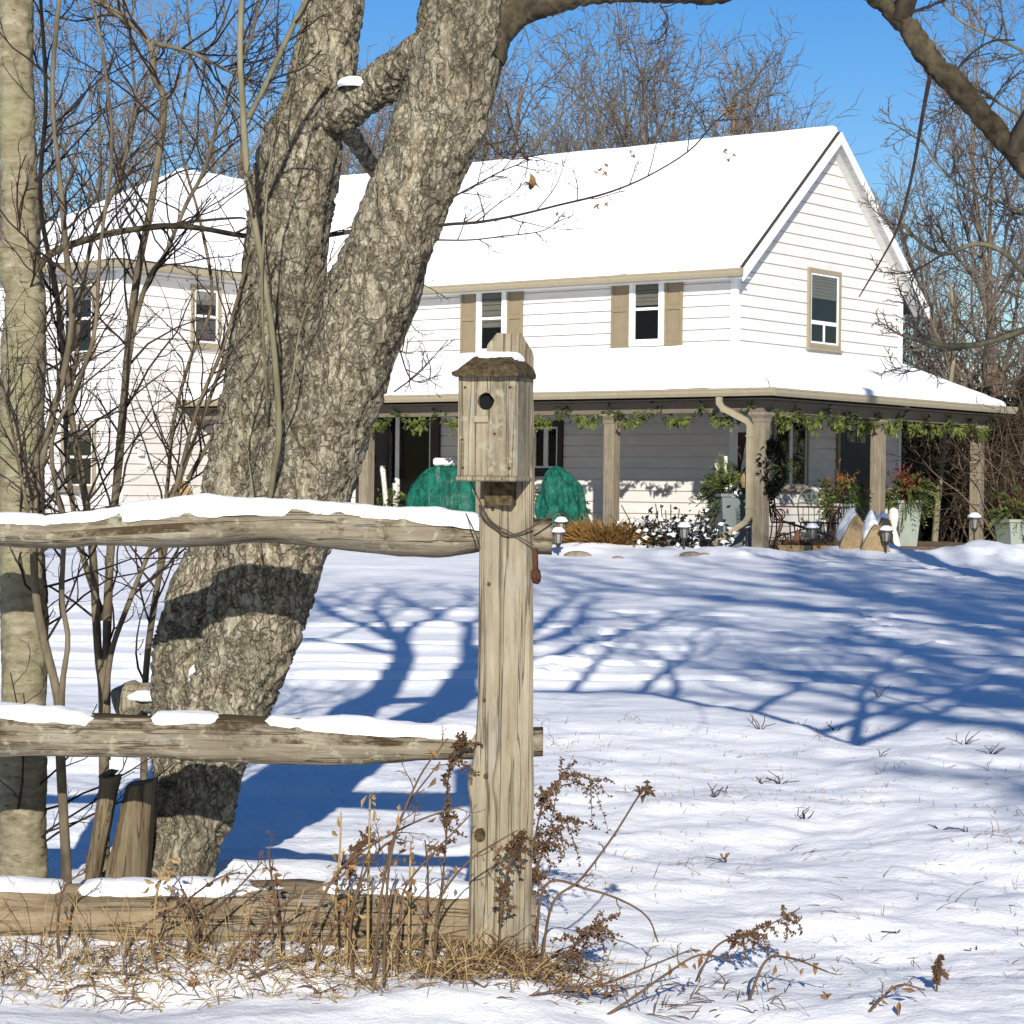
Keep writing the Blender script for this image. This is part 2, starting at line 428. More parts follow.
M['ironrust'] = m_plain('rusty_bistro_iron', (.12, .04, .03), .6)
M['ironsage'] = m_plain('sage_painted_iron', (.24, .29, .20), .6)
M['burlap'] = m_mottle('burlap', (.42, .29, .14), (.58, .43, .25), 25, .95, .5, .01)
M['lantern'] = m_plain('lantern_bronze', (.06, .05, .045), .5)
M['lampglass'] = m_plain('frosted_lamp_glass', (.40, .38, .33), .3)
M['stone'] = m_mottle('stone', (.25, .2, .15), (.42, .36, .28), 8, .9, .4, .01)
M['terracotta'] = m_plain('terracotta', (.45, .2, .11), .8)
M['tanboard'] = m_wood('tan_boards', 'z', (.45, .29, .12), (.55, .38, .18), (.33, .2, .08))
M['redwood'] = m_wood('red_brown_board', 'z', (.11, .045, .025), (.16, .07, .04), (.05, .02, .012))
M['wreath'] = m_plain('dark_wreath', (.008, .010, .008), .9, .05)
# ================================================================== SETTING: light, sky, ground
SUN_EL = math.radians(22.0)
SUNV = np.array([-0.025, 1.0, 0]); SUNV /= np.linalg.norm(SUNV)          # way the light travels
W = D.worlds.new('World'); SC.world = W; W.use_nodes = True
wt = W.node_tree; bg = wt.nodes['Background']
sky = wt.nodes.new('ShaderNodeTexSky'); sky.sky_type = 'NISHITA'; sky.sun_disc = False
sky.sun_elevation = SUN_EL; sky.sun_rotation = math.radians(180 - 1.4)
sky.air_density = 1.0; sky.dust_density = 0.3; sky.ozone_density = 3.0
hs = wt.nodes.new('ShaderNodeHueSaturation'); hs.inputs['Saturation'].default_value = 1.38; hs.inputs['Hue'].default_value = .512
wt.links.new(sky.outputs[0], hs.inputs['Color']); wt.links.new(hs.outputs[0], bg.inputs['Color'])
bg.inputs['Strength'].default_value = 0.085
sl = D.lights.new('sun', 'SUN'); sl.energy = 5.0; sl.angle = math.radians(0.53); sl.color = (1.0, .945, .85)
so = D.objects.new('sun', sl); COL.objects.link(so)
dirv = Vector((SUNV[0] * math.cos(SUN_EL), SUNV[1] * math.cos(SUN_EL), -math.sin(SUN_EL)))
so.rotation_euler = dirv.to_track_quat('-Z', 'Y').to_euler()

cam = D.cameras.new('camera'); co = D.objects.new('camera', cam); COL.objects.link(co)
cam.sensor_width = 36; cam.lens = 36 * FPX / 1024; cam.clip_start = .1; cam.clip_end = 4000
co.matrix_world = Matrix(((RX[0], UP[0], -F_[0], 0), (RX[1], UP[1], -F_[1], 0), (RX[2], UP[2], -F_[2], CAMZ), (0, 0, 0, 1)))
SC.camera = co
SC.view_settings.view_transform = 'Standard'; SC.view_settings.look = 'None'
SC.view_settings.gamma = 1; SC.view_settings.exposure = 0.45
SC.render.resolution_x = SC.render.resolution_y = 1024

# ---- ground height
TRACKS = [(13.6, .012), (14.7, -.006), (16.4, .01), (18.4, -.004), (20.5, .006)]
frng = np.random.default_rng(5)
FOOT = []
for k in range(26):                                   # trodden path to the porch steps
    t = k / 25; c = ground_hit(826 + 165 * t, 640 - 82 * t, -.08)
    FOOT.append((c[0] + frng.normal() * .22, c[1] + frng.normal() * .35, .11, .055))
for k in range(14):
    c = ground_hit(frng.uniform(860, 1000), frng.uniform(585, 640), -.08)
    FOOT.append((c[0], c[1], .10, .04))
for k in range(12):
    c = ground_hit(560 + 70 * k / 12 + frng.normal() * 8, 672 - 55 * k / 12, -.1)
    FOOT.append((c[0], c[1], .10, .04))
MOUNDS = []
for (px, py, d, r, h) in [(700, 556, 34.8, .9, .10), (640, 556, 35.5, 1.0, .10), (590, 560, 35.5, .8, .09), (770, 557, 34.6, .8, .07),
                          (850, 553, 35.2, .7, .16), (880, 552, 35.6, .6, .15), (920, 566, 34.0, 1.0, .05), (965, 560, 34.6, .8, .14),
                          (1000, 552, 36.0, 1.0, .22), (560, 556, 35.6, .7, .06), (1010, 560, 34.5, .8, .16), (740, 560, 34.2, .8, .06)]:
    p = at(px, py, d); MOUNDS.append((p[0], p[1], r, h))

def gz(x, y):
    x = np.asarray(x, float); y = np.asarray(y, float)
    z = np.interp(y, [-60, -6, 2, 4.6, 6.5, 9.5, 11, 13, 18, 26, 32.5, 34.5, 60, 200, 2000],
                  [-.5, -.5, -.42, -.235, -.20, -.165, -.135, -.15, -.13, -.10, -.045, -.015, 0, 0, 0])
    z = z + np.interp(x, [-4, -1.6, -.5, .2], [.10, .07, .05, 0]) * np.clip((7.5 - y) / 2, 0, 1) * np.clip((y - 3) / 2, 0, 1)
    P = np.stack([x, y, np.zeros_like(x)], -1)
    near = np.clip((13 - y) / 3.5, 0, 1)
    z = z + fbm(P * 1.7, 3, 3) * (.020 + .035 * near) + fbm(P * np.array([3.1, 3.7, 1]) + fbm(P * 1.3, 2, 77)[..., None] * 1.2, 4, 9) * (.004 + .024 * near)
    z = z + fbm(P * 16, 2, 21) * .008 * near * np.clip((12 - y) / 4, 0, 1)
    far = np.clip((y - 11) / 3, 0, 1) * np.clip((33 - y) / 3, 0, 1)
    z = z + vnoise(P * np.array([.5, 2.1, 1]), 31) * .012 * far
    for (y0, sl_) in TRACKS:
        dd = y - (y0 + sl_ * x * 3 + .12 * np.sin(x * .5 + y0))
        fade = np.clip((3.0 - x) / 2.5, .25, 1)
        z = z + fade * (-.055 * np.exp(-(dd / .14) ** 2) + .035 * np.exp(-((np.abs(dd) - .27) / .12) ** 2)) * np.where(y < 40, 1, 0)
    for (fx, fy, r, h) in FOOT:
        e = ((x - fx) ** 2 + ((y - fy) * .7) ** 2) / r ** 2
        z = z - h * np.exp(-e * e) + h * .35 * np.exp(-((np.sqrt(e) - 1.45) / .35) ** 2)
    for (mx, my, r, h) in MOUNDS:
        e = ((x - mx) ** 2 + (y - my) ** 2) / r ** 2
        z = z + h * np.exp(-e) * (1 + .35 * fbm(P * 3, 2, 41))
    # snow gathered round the big trunk and the post
    z = z + .07 * np.exp(-(((x + .93) / .5) ** 2 + ((y - 6.5) / .45) ** 2))
    return z

def gp(x, y): return np.array([x, y, float(gz(np.array([x]), np.array([y]))[0])])

def graded(lo, hi, s0, k, far=None):
    a = [lo]
    while a[-1] < hi:
        a.append(a[-1] + max(s0, k * abs(a[-1])))
    return np.array(a)
xp = graded(0, 1600, .035, .014); xs = np.concatenate([-xp[:0:-1], xp])
y1 = [4.4]
while y1[-1] < 2500: y1.append(y1[-1] + max(.025, .0046 * y1[-1] if y1[-1] < 45 else .06 * (y1[-1] - 40)))
y0 = [4.4]
while y0[-1] > -900: y0.append(y0[-1] - max(.12, .15 * (4.4 - y0[-1])))
ys = np.concatenate([np.array(y0[:0:-1]), np.array(y1)])
GX, GY = np.meshgrid(xs, ys)
GZ = gz(GX.ravel(), GY.ravel()).reshape(GX.shape)
g = MB(); g.sheet(np.stack([GX, GY, GZ], -1))
def m_groundsnow():
    n = NT('ground_snow'); v = n.coord()
    a = n.noise(v, 5, 8, .62); b = n.noise(v, 60, 5, .65); c = n.noise(v, 260, 2, .6)
    col = n.ramp(n.noise(v, .9, 5).outputs[0], [(.3, (.80, .81, .83)), (.7, (.86, .86, .86))])
    # bits of tan grass litter showing through the thin snow
    lit = n.ramp(n.noise(v, 21, 6, .72).outputs[0], [(.66, 0.0), (.73, .55)])
    zone = n.ramp(n.noise(v, 1.6, 3).outputs[0], [(.45, 0.0), (.62, 1.0)])
    sx = n.n('ShaderNodeSeparateXYZ'); n.l(v, sx.inputs[0])
    nearm = n.math('MULTIPLY', n.math('LESS_THAN', sx.outputs[1], 11.5), zone)
    col = n.mix(n.math('MULTIPLY', lit, nearm), col, (.42, .36, .27))
    nr = n.bump(a.outputs[0], .35, .05); nr = n.bump(b.outputs[0], .35, .008, nr); nr = n.bump(c.outputs[0], .2, .002, nr)
    n.b.inputs['Specular IOR Level'].default_value = .2
    return n.done(col, nr, .8)
tag(g.build('snow_ground', m_groundsnow(), smooth=True), 'snow covered yard with tyre tracks and footprints', 'ground', kind='structure')

# ================================================================== HOUSE
HC = np.array([3.854, 38.57, 0.0]); HA = math.atan2(-.609, .793)
hu = np.array([math.cos(HA), math.sin(HA), 0]); hv = np.array([-math.sin(HA), math.cos(HA), 0])
house = thing('farmhouse', HC, 'white sided farmhouse with snowy gable roof and wraparound porch', 'house', rz=HA)
def onplane(px, py, x=None, y=None):
    """where the line of sight meets a wall plane of the house (local coordinates)"""
    r = ray(px, py); o = CAMP - HC
    lo = np.array([o @ hu, o @ hv, o[2]]); lr = np.array([r @ hu, r @ hv, r[2]])
    t = (x - lo[0]) / lr[0] if x is not None else (y - lo[1]) / lr[1]
    return lo + lr * t
def toW(p): return HC + hu * p[0] + hv * p[1] + np.array([0, 0, p[2]])

XL, GW = -16.0, 6.07                 # main block: length along x, gable width along y
WX0, WX1, WY = -16.0, -11.24, -4.0   # wing
ZE, ZR = 4.98, 7.50                  # eave and ridge height (roof deck)
RM = GW / 2
PZ = 3.50                            # porch roof meets the wall
ROW = 0.203

def clap(mb, a0, a1, z0, z1, place, top=None, seed=0):
    """lapped boards in a wall; place(a, z, out) -> local point. top(z) -> (a0,a1) for gables"""
    z = z0
    while z < z1 - .01:
        zt = min(z + ROW, z1)
        zg = max(z + .02, zt - .018)
        if top is None: l0, l1, m0, m1, u0, u1 = a0, a1, a0, a1, a0, a1
        else:
            l0, l1 = top(z); m0, m1 = top(zg); u0, u1 = top(zt)
        mb.add([place(l0, z, .018), place(l1, z, .018), place(m1, zg, .014), place(m0, zg, .014),
                place(l0, z, -.014), place(l1, z, -.014), place(m1, zg, -.014), place(m0, zg, -.014), place(u1, zt, -.014), place(u0, zt, -.014)],
               [(0, 1, 2, 3), (4, 5, 1, 0), (3, 2, 6, 7), (7, 6, 8, 9)])
        z = zt
front = lambda a, z, o: (a, -o, z)
gable = lambda a, z, o: (o, a, z)
def topf(z):
    if z <= ZE: return (0.0, GW)
    k = (z - ZE) / (ZR - ZE); return (k * RM, GW - k * RM)

w = MB(); clap(w, XL, 0, 0, ZE, front); w.build('front_wall', M['siding'], house)
w = MB(); clap(w, 0, GW, 0, ZR - .02, gable, topf); w.build('gable_wall', M['siding'], house)
w = MB(); w.add([(XL, 0, 0), (XL, GW, 0), (XL, GW, ZE), (XL, RM, ZR), (XL, 0, ZE)], None, None, [[0, 1, 2, 3, 4]])
w.add([(XL, GW, 0), (0, GW, 0), (0, GW, ZE), (XL, GW, ZE)], [(0, 1, 2, 3)]); w.build('rear_wall', M['siding'], house)
w = MB(); clap(w, WX0, WX1, 0, 5.2, lambda a, z, o: (a, WY - o, z)); w.build('wing_front_wall', M['siding'], house)
w = MB(); clap(w, WY, 0, 0, 5.2, lambda a, z, o: (WX1 + o, a, z)); w.build('wing_side_wall', M['siding'], house)
w = MB(); w.add([(WX0, WY, 0), (WX0, 0, 0), (WX0, 0, 5.2), (WX0, WY, 5.2)], [(0, 1, 2, 3)]); w.build('wing_far_wall', M['siding'], house)
for (cx, cy, z1) in ((0, 0, ZE - .02), (0, GW, ZE - .02), (WX1, WY, 5.18)):
    w = MB(); w.box(cx - .09, cx + .035, cy - .035 if cy <= 0 else cy - .09, cy + .09 if cy <= 0 else cy + .035, 0, z1)
    w.build('corner_board', M['trim'], house)
# foundation
w = MB(); w.box(XL, .03, -.03, GW, -.4, .16); w.box(WX0, WX1 + .03, WY - .03, 0, -.4, .16); w.build('foundation', M['stone'], house)

def slab(mb, poly, th):
    """planar polygon given by top face, extruded straight down"""
    P = np.array(poly, float); n = len(P); Q = P - [0, 0, th]
    mb.add(np.vstack([P, Q]), [(i, (i + 1) % n, n + (i + 1) % n, n + i) for i in range(n)][0:0] or None, None,
           [list(range(n)), list(range(2 * n - 1, n - 1, -1))] + [[i, n + i, n + (i + 1) % n, (i + 1) % n] for i in range(n)])

def snowsheet(mb, A, B, C_, D_, nu, nv, th, edges=(1, 1, 1, 1), roll=.12, seed=0, amp=.25):
    """snow lying on the patch A-B-C-D (A,B low edge; D,C high edge); edges: low, right, high, left rounded"""
    A, B, C_, D_ = [np.array(p, float) for p in (A, B, C_, D_)]
    def spaced(n, lo, hi, L):
        s = np.linspace(0, 1, n)
        ex = [];
        if lo: ex += [.0, .02 / L, .05 / L, .1 / L]
        if hi: ex += [1, 1 - .02 / L, 1 - .05 / L, 1 - .1 / L]
        return np.unique(np.clip(np.concatenate([s, ex]), 0, 1))
    Lu = np.linalg.norm(B - A); Lv = np.linalg.norm(D_ - A)
    U = spaced(nu, edges[3], edges[1], Lu); V = spaced(nv, edges[0], edges[2], Lv)
    u, v = np.meshgrid(U, V)
    P = (A * (1 - u)[..., None] + B * u[..., None]) * (1 - v)[..., None] + (D_ * (1 - u)[..., None] + C_ * u[..., None]) * v[..., None]
    dist = np.full(u.shape, 9.0)
    if edges[0]: dist = np.minimum(dist, v * Lv)
    if edges[1]: dist = np.minimum(dist, (1 - u) * Lu)
    if edges[2]: dist = np.minimum(dist, (1 - v) * Lv)
    if edges[3]: dist = np.minimum(dist, u * Lu)
    k = np.clip(dist / roll, 0, 1); k = np.sqrt(1 - (1 - k) ** 2)
    nz = fbm(P * 1.1, 4, seed + 2) * amp + fbm(P * 4.5, 3, seed + 5) * amp * .3
    h = th * k * (1 + nz) + .004
    P[..., 2] += h
    # wavy lower edge
    if edges[0]:
        low = (v * Lv < .12)
        nn = fbm(P * 2.3, 3, seed + 11)
        dirv_ = (D_ - A) / np.linalg.norm(D_ - A)
        P += (dirv_[None, None] * (np.clip(nn, -.2, 1) * .10 * np.clip(1 - v * Lv / .5, 0, 1))[..., None])
    mb.sheet(P)

EO, RK = .30, .32      # eave and rake overhang
pit = (ZR - ZE) / RM
zlow = ZE - EO * pit
RT = .14
roof = MB()
slab(roof, [(XL, -EO, zlow + RT), (RK, -EO, zlow + RT), (RK, RM, ZR + RT), (XL, RM, ZR + RT)], RT)
slab(roof, [(RK, GW + .53, ZE - .53 * pit + RT), (XL, GW + .53, ZE - .53 * pit + RT), (XL, RM, ZR + RT), (RK, RM, ZR + RT)], RT)
# wing hip roof
WE = 5.12; WR = 7.38; wc = (WX0 + WX1) / 2; wo = .30
wl, wr_, wf = WX0 - wo, WX1 + wo, WY - wo
hy = RM - 3.2
H_ = (wc, hy, WR + RT); R_ = (wc, RM + .4, WR + RT)
wz = WE + RT
slab(roof, [(wr_, wf, wz), (wr_, RM + .4, wz), R_, H_], RT)
slab(roof, [(wl, wf, wz), H_, R_, (wl, RM + .4, wz)], RT)
slab(roof, [(wl, wf, wz), (wr_, wf, wz), H_], RT)
ro = roof.build('roof', M['shingle'], house)
sn = MB()
e = -.03
snowsheet(sn, (XL, -EO + e, zlow + RT + e * pit), (RK - .075, -EO + e, zlow + RT + e * pit), (RK - .075, RM + .02, ZR + RT), (XL, RM + .02, ZR + RT), 110, 34, .12, (1, 1, 0, 0), .10, 3, .22)
snowsheet(sn, (RK - .07, GW + .53, ZE - .53 * pit + RT), (XL, GW + .53, ZE - .53 * pit + RT), (XL, RM - .02, ZR + RT), (RK - .07, RM - .02, ZR + RT), 40, 12, .12, (1, 0, 0, 1), .10, 4)
snowsheet(sn, (wr_ - .04, wf, wz), (wr_ - .04, RM + .4, wz), R_, H_, 50, 26, .14, (1, 0, 0, 0), .12, 6)
snowsheet(sn, (wl, RM + .4, wz), (wl, wf, wz), H_, R_, 20, 14, .14, (1, 0, 0, 0), .12, 7)
snowsheet(sn, (wl, wf + .04, wz), (wr_, wf + .04, wz), (H_[0] + .01, H_[1], H_[2]), (H_[0] - .01, H_[1], H_[2]), 40, 26, .14, (1, 0, 0, 0), .12, 8)
sn.build('roof_snow', M['snow'], ro, smooth=True)

# fascia, soffits, rake boards, gutters
def gutterbar(mb, p0, p1, out, w_=.12, h=.13):
    """k-style gutter profile swept from p0 to p1 (top inner edge), out = horizontal outward unit vector"""
    p0 = np.array(p0, float); p1 = np.array(p1, float); out = np.array(out, float)
    prof = [(0, 0), (w_ * .92, 0), (w_, -.012), (w_, -.03), (w_ * .93, -.036), (w_ * .9, -h * .6), (w_ * .68, -h), (0, -h)]
    V = [p + out * a + np.array([0, 0, b]) for p in (p0, p1) for a, b in prof]; n = len(prof)
    mb.add(V, [(i, (i + 1) % n, n + (i + 1) % n, n + i) for i in range(n)], None, [list(range(n)), list(range(n, 2 * n))])
b = MB(); b.box(XL, RK - .03, -EO - .02, -EO, zlow - .03, zlow + RT - .005); b.box(XL, RK - .03, -EO, .0, zlow - .03, zlow - .012)
b.build('eave_soffit', M['soffit'], house)
b = MB(); gutterbar(b, (WX1 + .4, -EO - .021, zlow + RT - .02), (RK + .02, -EO - .021, zlow + RT - .02), (0, -1, 0)); b.build('eave_gutter', M['gutter'], house)
b = MB()
gutterbar(b, (wl, wf - .021, wz - .02), (wr_ + .12, wf - .021, wz - .02), (0, -1, 0)); gutterbar(b, (wr_ + .002, wf, wz - .021), (wr_ + .002, -EO, wz - .021), (1, 0, 0))
b.build('wing_gutter', M['gutter'], house)
b = MB(); b.box(wl, wr_ - .004, wf - .02, wf + .02, WE - .03, WE + .11); b.box(wr_ - .022, wr_ - .002, wf + .02, -.05, WE - .03, WE + .11)
b.box(wl, wr_ - .03, wf + .02, WY + .06, WE - .03, WE - .012); b.box(WX1 - .02, wr_ - .03, WY + .062, -.02, WE - .03, WE - .012)
b.build('wing_soffit', M['soffit'], house)
# rake fascia: sloped boards on the gable end, with soffit boards underneath
sn_ = math.hypot(1, pit)
rk = MB(); sf = MB()
for s in (1, -1):
    def Y(y): return y if s > 0 else GW - y
    y0 = -EO - .02 if s > 0 else -.55
    z0 = ZE + y0 * pit
    y1, z1 = RM, ZR
    tt = .165
    V = [];
    for x in (RK, RK + .025):
        V += [(x, Y(y0), z0 + RT - .01), (x, Y(y1), z1 + RT - .01), (x, Y(y1), z1 + RT - .01 - tt * sn_), (x, Y(y0), z0 + RT - .01 - tt * sn_)]
    rk.add(V, [(0, 1, 2, 3), (4, 7, 6, 5), (0, 4, 5, 1), (3, 2, 6, 7), (0, 3, 7, 4), (1, 5, 6, 2)])
    # soffit in boards with small gaps
    nb = 26
    for i in range(nb):
        ya = y0 + (y1 - y0) * i / nb; yb = y0 + (y1 - y0) * (i + .94) / nb
        za = z0 + (z1 - z0) * i / nb - .012; zb = z0 + (z1 - z0) * (i + .94) / nb - .012
        V = []
        for dz in (0, -.014):
            V += [(.0, Y(ya), za + dz), (RK, Y(ya), za + dz), (RK, Y(yb), zb + dz), (.0, Y(yb), zb + dz)]
        sf.add(V, [(0, 1, 2, 3), (4, 7, 6, 5), (0, 4, 5, 1), (3, 2, 6, 7), (0, 3, 7, 4), (1, 5, 6, 2)])
rk.build('rake_board', M['trim'], house); sf.build('rake_soffit', M['soffit'], house)

# ---- windows and doors
def wbox(mb, pl, a0, a1, z0, z1, o0, o1):
    c = [pl(a, z, o) for o in (o0, o1) for z in (z0, z1) for a in (a0, a1)]
    mb.add(c, [(0, 1, 3, 2), (4, 6, 7, 5), (0, 4, 5, 1), (2, 3, 7, 6), (0, 2, 6, 4), (1, 5, 7, 3)])
def window(name, pl, a0, a1, z0, z1, fw=.09, casing='trim', sash='trim', mid='h', blind=0.0, sill=True, cas=0.0, light=None, lower=None):
    """frame > pane ; a casing round it"""
    fr = MB()
    for (b0, b1, c0, c1) in ((a0, a1, z1 - fw, z1), (a0, a1, z0, z0 + fw), (a0, a0 + fw, z0 + fw, z1 - fw), (a1 - fw, a1, z0 + fw, z1 - fw)):
        wbox(fr, pl, b0, b1, c0, c1, .0, .062)
    o = fr.build(name, M[casing], house)
    i0, i1, k0, k1 = a0 + fw, a1 - fw, z0 + fw, z1 - fw
    s = MB(); sw = .035
    for (b0, b1, c0, c1) in ((i0, i1, k1 - sw, k1), (i0, i1, k0, k0 + sw), (i0, i0 + sw, k0 + sw, k1 - sw), (i1 - sw, i1, k0 + sw, k1 - sw)):
        wbox(s, pl, b0, b1, c0, c1, .021, .05)
    zm = (k0 + k1) / 2; am = (i0 + i1) / 2
    if mid == 'h': wbox(s, pl, i0 + sw, i1 - sw, zm - .025, zm + .025, .021, .047)
    if mid == 'v': wbox(s, pl, am - .05, am + .05, k0 + sw, k1 - sw, .021, .052)
    if mid == 'low':
        zq = k0 + (k1 - k0) * .30
        wbox(s, pl, i0 + sw, i1 - sw, zq - .035, zq + .035, .021, .047); wbox(s, pl, am - .025, am + .025, k0 + sw, zq - .035, .021, .046)
    s.build('sash', M[sash], o)
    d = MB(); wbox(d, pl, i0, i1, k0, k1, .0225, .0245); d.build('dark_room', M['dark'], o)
    if blind:
        bl = MB(); nsl = 7; zt = k1 - sw; hb = (k1 - k0) * blind
        for q in range(nsl): wbox(bl, pl, i0 + sw, i1 - sw, zt - hb * (q + .9) / nsl, zt - hb * q / nsl, .0265, .031)
        bl.build('blind', M['blind'], o)
    p = MB(); wbox(p, pl, i0, i1, k0, k1, .0365, .038); p.build('pane', M['glass'], o)
    if sill:
        q = MB(); wbox(q, pl, a0 - .03, a1 + .03, z0 - .045, z0 - .002, .0, .10); q.build('sill', M[casing], o)
    return o
def rect(x0, x1, y0, y1, x=None, y=None):
    ym = (y0 + y1) / 2; xm = (x0 + x1) / 2
    k = 1 if x is not None else 0
    return onplane(x0, ym, x, y)[k], onplane(x1, ym, x, y)[k], onplane(xm, y1, x, y)[2], onplane(xm, y0, x, y)[2]
def shutter(a0, a1, z0, z1):
    s = MB(); b_ = .05
    for (p, q, r, t) in ((a0, a1, z1 - b_, z1), (a0, a1, z0, z0 + b_), (a0, a0 + b_, z0 + b_, z1 - b_), (a1 - b_, a1, z0 + b_, z1 - b_), (a0 + b_, a1 - b_, (z0 + z1) / 2 - .035, (z0 + z1) / 2 + .035)):
        wbox(s, front, p, q, r, t, .018, .05)
    wbox(s, front, a0 + b_, a1 - b_, z0 + b_, (z0 + z1) / 2 - .035, .018, .028)
    wbox(s, front, a0 + b_, a1 - b_, (z0 + z1) / 2 + .035, z1 - b_, .018, .028)
    s.build('shutter', M['shutter'], house)
for (x0, x1, y0, y1, l0, r1, bl) in ((631, 665.5, 272, 346, 612.5, 683.5, .42), (478, 508, 282, 355, 462, 524, .62)):
    a0, a1, z0, z1 = rect(x0, x1, y0, y1, y=0)
    window('window', front, a0, a1, z0, z1, .085, blind=bl, sill=False)
    la = onplane(l0, 310, y=0)[0]; ra = onplane(r1, 310, y=0)[0]
    shutter(la, a0 - .012, z0 - .01, z1 + .02); shutter(a1 + .012, ra, z0 - .01, z1 + .02)
a0, a1, z0, z1 = rect(806, 838.5, 270, 349, x=0); window('window', gable, a0, a1, z0, z1, .085, 'tanframe', mid='low', blind=.33)
wside = lambda a, z, o: (WX1 + o, a, z); wfront = lambda a, z, o: (a, WY - o, z)
a0, a1, z0, z1 = rect(190, 219, 286, 347, x=WX1); window('window', wside, a0, a1, z0, z1, .08, 'tanframe', blind=.25)
for (y0_, y1_) in ((281, 357), (424, 490)):
    a0, a1, z0, z1 = rect(63, 97, y0_, y1_, y=WY); window('window', wfront, a0, a1, z0, z1, .08, 'tanframe', blind=.2)
a0, a1, z0, z1 = rect(-22, 6, 424, 490, y=WY); window('window', wfront, a0, a1, z0, z1, .08, 'tanframe')
a0, a1, z0, z1 = rect(771, 806, 417, 489, x=0); window('window', gable, a0, a1, z0, z1, .06, 'tanframe', mid='v', blind=.0)
a0, a1, z0, z1 = rect(531, 564, 421, 474, y=0); window('window', front, a0, a1, z0, z1, .11, 'brownframe', mid='v')
# glazed patio door on the front, dark door on the side
a0, a1, z0, z1 = rect(358, 441, 402, 507, y=0)
pd = window('patio_door', front, a0, a1, .18, z1, .22, 'brownframe', mid='v', sill=False)
a0, a1, z0, z1 = rect(837, 869, 416, 520, x=0)
dr = MB(); wbox(dr, gable, a0, a1, .16, z1, .0, .06)
dr = dr.build('entry_door', M['door'], house)
q = MB()
for (p0, p1, c0, c1) in ((a0 - .08, a0, .16, z1 + .08), (a1, a1 + .08, .16, z1 + .08), (a0, a1, z1, z1 + .08)): wbox(q, gable, p0, p1, c0, c1, .0, .07)
q.build('door_casing', M['tanframe'], dr)
q = MB()
for i in range(2):
    for j in range(2):
        am = a0 + (a1 - a0) * (.2 + .32 * i); wbox(q, gable, am, am + (a1 - a0) * .26, z1 - .5 + .22 * j, z1 - .31 + .22 * j, .0605, .066)
q.build('door_lite', M['glass'], dr)
q = MB(); q.lathe([(.0, 0), (.03, .0), (.035, .02), (.02, .05), (0, .05)], (0, 0, 0), 10); q = q.build('door_handle', M['iron'], dr); q.rotation_euler = (0, PI / 2, 0); q.location = (.06, a0 + .1, 1.1)

# ---- porch
PX, PY = 1.81, -2.10
GXo, GYo = 2.16, -2.45               # gutter lines
YB = 6.55
PZG = 2.66
pr = MB(); pt = .10
A_ = (WX1, GYo, PZG); B_ = (GXo, GYo, PZG); C2 = (.02, -.02, PZ); D2 = (WX1, -.02, PZ)
slab(pr, [A_, B_, C2, D2], pt)
E_ = (GXo, YB, PZG); F2 = (.02, GW, PZ)
slab(pr, [B_, E_, F2, C2], pt); slab(pr, [E_, (.02, YB, PZG), F2], pt)
proof = pr.build('porch_roof', M['shingle'], house)
sn = MB()
snowsheet(sn, (WX1, GYo + .05, PZG + .02), (GXo - .03, GYo + .05, PZG + .02), (0, -.02, PZ), (WX1, -.02, PZ), 110, 22, .085, (1, 0, 0, 0), .12, 13, .3)
snowsheet(sn, (GXo - .03, GYo + .049, PZG + .02), (GXo - .05, YB - .15, PZG + .02), (.02, GW - .1, PZ), (0, -.02, PZ), 70, 22, .085, (1, 1, 0, 0), .12, 13, .3)
sn.build('porch_snow', M['snow'], proof, smooth=True)
b = MB(); gutterbar(b, (WX1 + .05, GYo + .008, PZG + .02), (GXo + .12, GYo + .008, PZG + .02), (0, -1, 0), .11, .13); gutterbar(b, (GXo + .002, GYo + .01, PZG + .019), (GXo + .002, YB, PZG + .019), (1, 0, 0), .11, .13)
b.build('porch_gutter', M['gutter'], proof)
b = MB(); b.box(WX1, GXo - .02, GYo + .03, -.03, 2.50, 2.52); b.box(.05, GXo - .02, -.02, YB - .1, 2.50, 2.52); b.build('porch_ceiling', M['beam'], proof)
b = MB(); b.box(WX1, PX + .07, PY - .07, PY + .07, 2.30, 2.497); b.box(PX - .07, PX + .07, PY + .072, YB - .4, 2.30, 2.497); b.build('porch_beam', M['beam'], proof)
for (x, y) in ((PX, PY), (PX - 2.94, PY), (PX - 5.70, PY), (PX - 8.45, PY), (PX - 11.2, PY), (PX, PY + 3.94), (PX, PY + 7.87)):
    p = MB(); hw = .105
    p.bbox(x - hw, x + hw, y - hw, y + hw, -.1, 2.14, .012)
    V = []
    for (hh, z) in ((hw, 2.14), (hw + .01, 2.20), (hw + .05, 2.26), (hw + .05, 2.299)):
        V += [(x - hh, y - hh, z), (x + hh, y - hh, z), (x + hh, y + hh, z), (x - hh, y + hh, z)]
    p.add(V, [(4 * r + i, 4 * r + (i + 1) % 4, 4 * r + 4 + (i + 1) % 4, 4 * r + 4 + i) for r in range(3) for i in range(4)])
    p.build('porch_post', M['post'], house)
# floor: pale slab with a boarded deck at the far side
p = MB(); p.box(WX1, PX + .14, PY - .14, -.05, -.2, .06); p.build('porch_floor', M['stone'], house)
p = MB()
for i in range(40):
    y = -.0 + i * .165; p.box(.06, PX + .5 - .25 * math.sin(i * 1.7), y, y + .155, -.05, .075 - .002 * (i % 3))
p.build('porch_deck', M['deck'], house)
p = MB()
for i in range(6):
    y = 3.9 + i * .165; p.box(PX + .52, PX + 1.75, y, y + .155, -.1, -.0 + .002 * (i % 2))
p.build('porch_step', M['deck'], house)
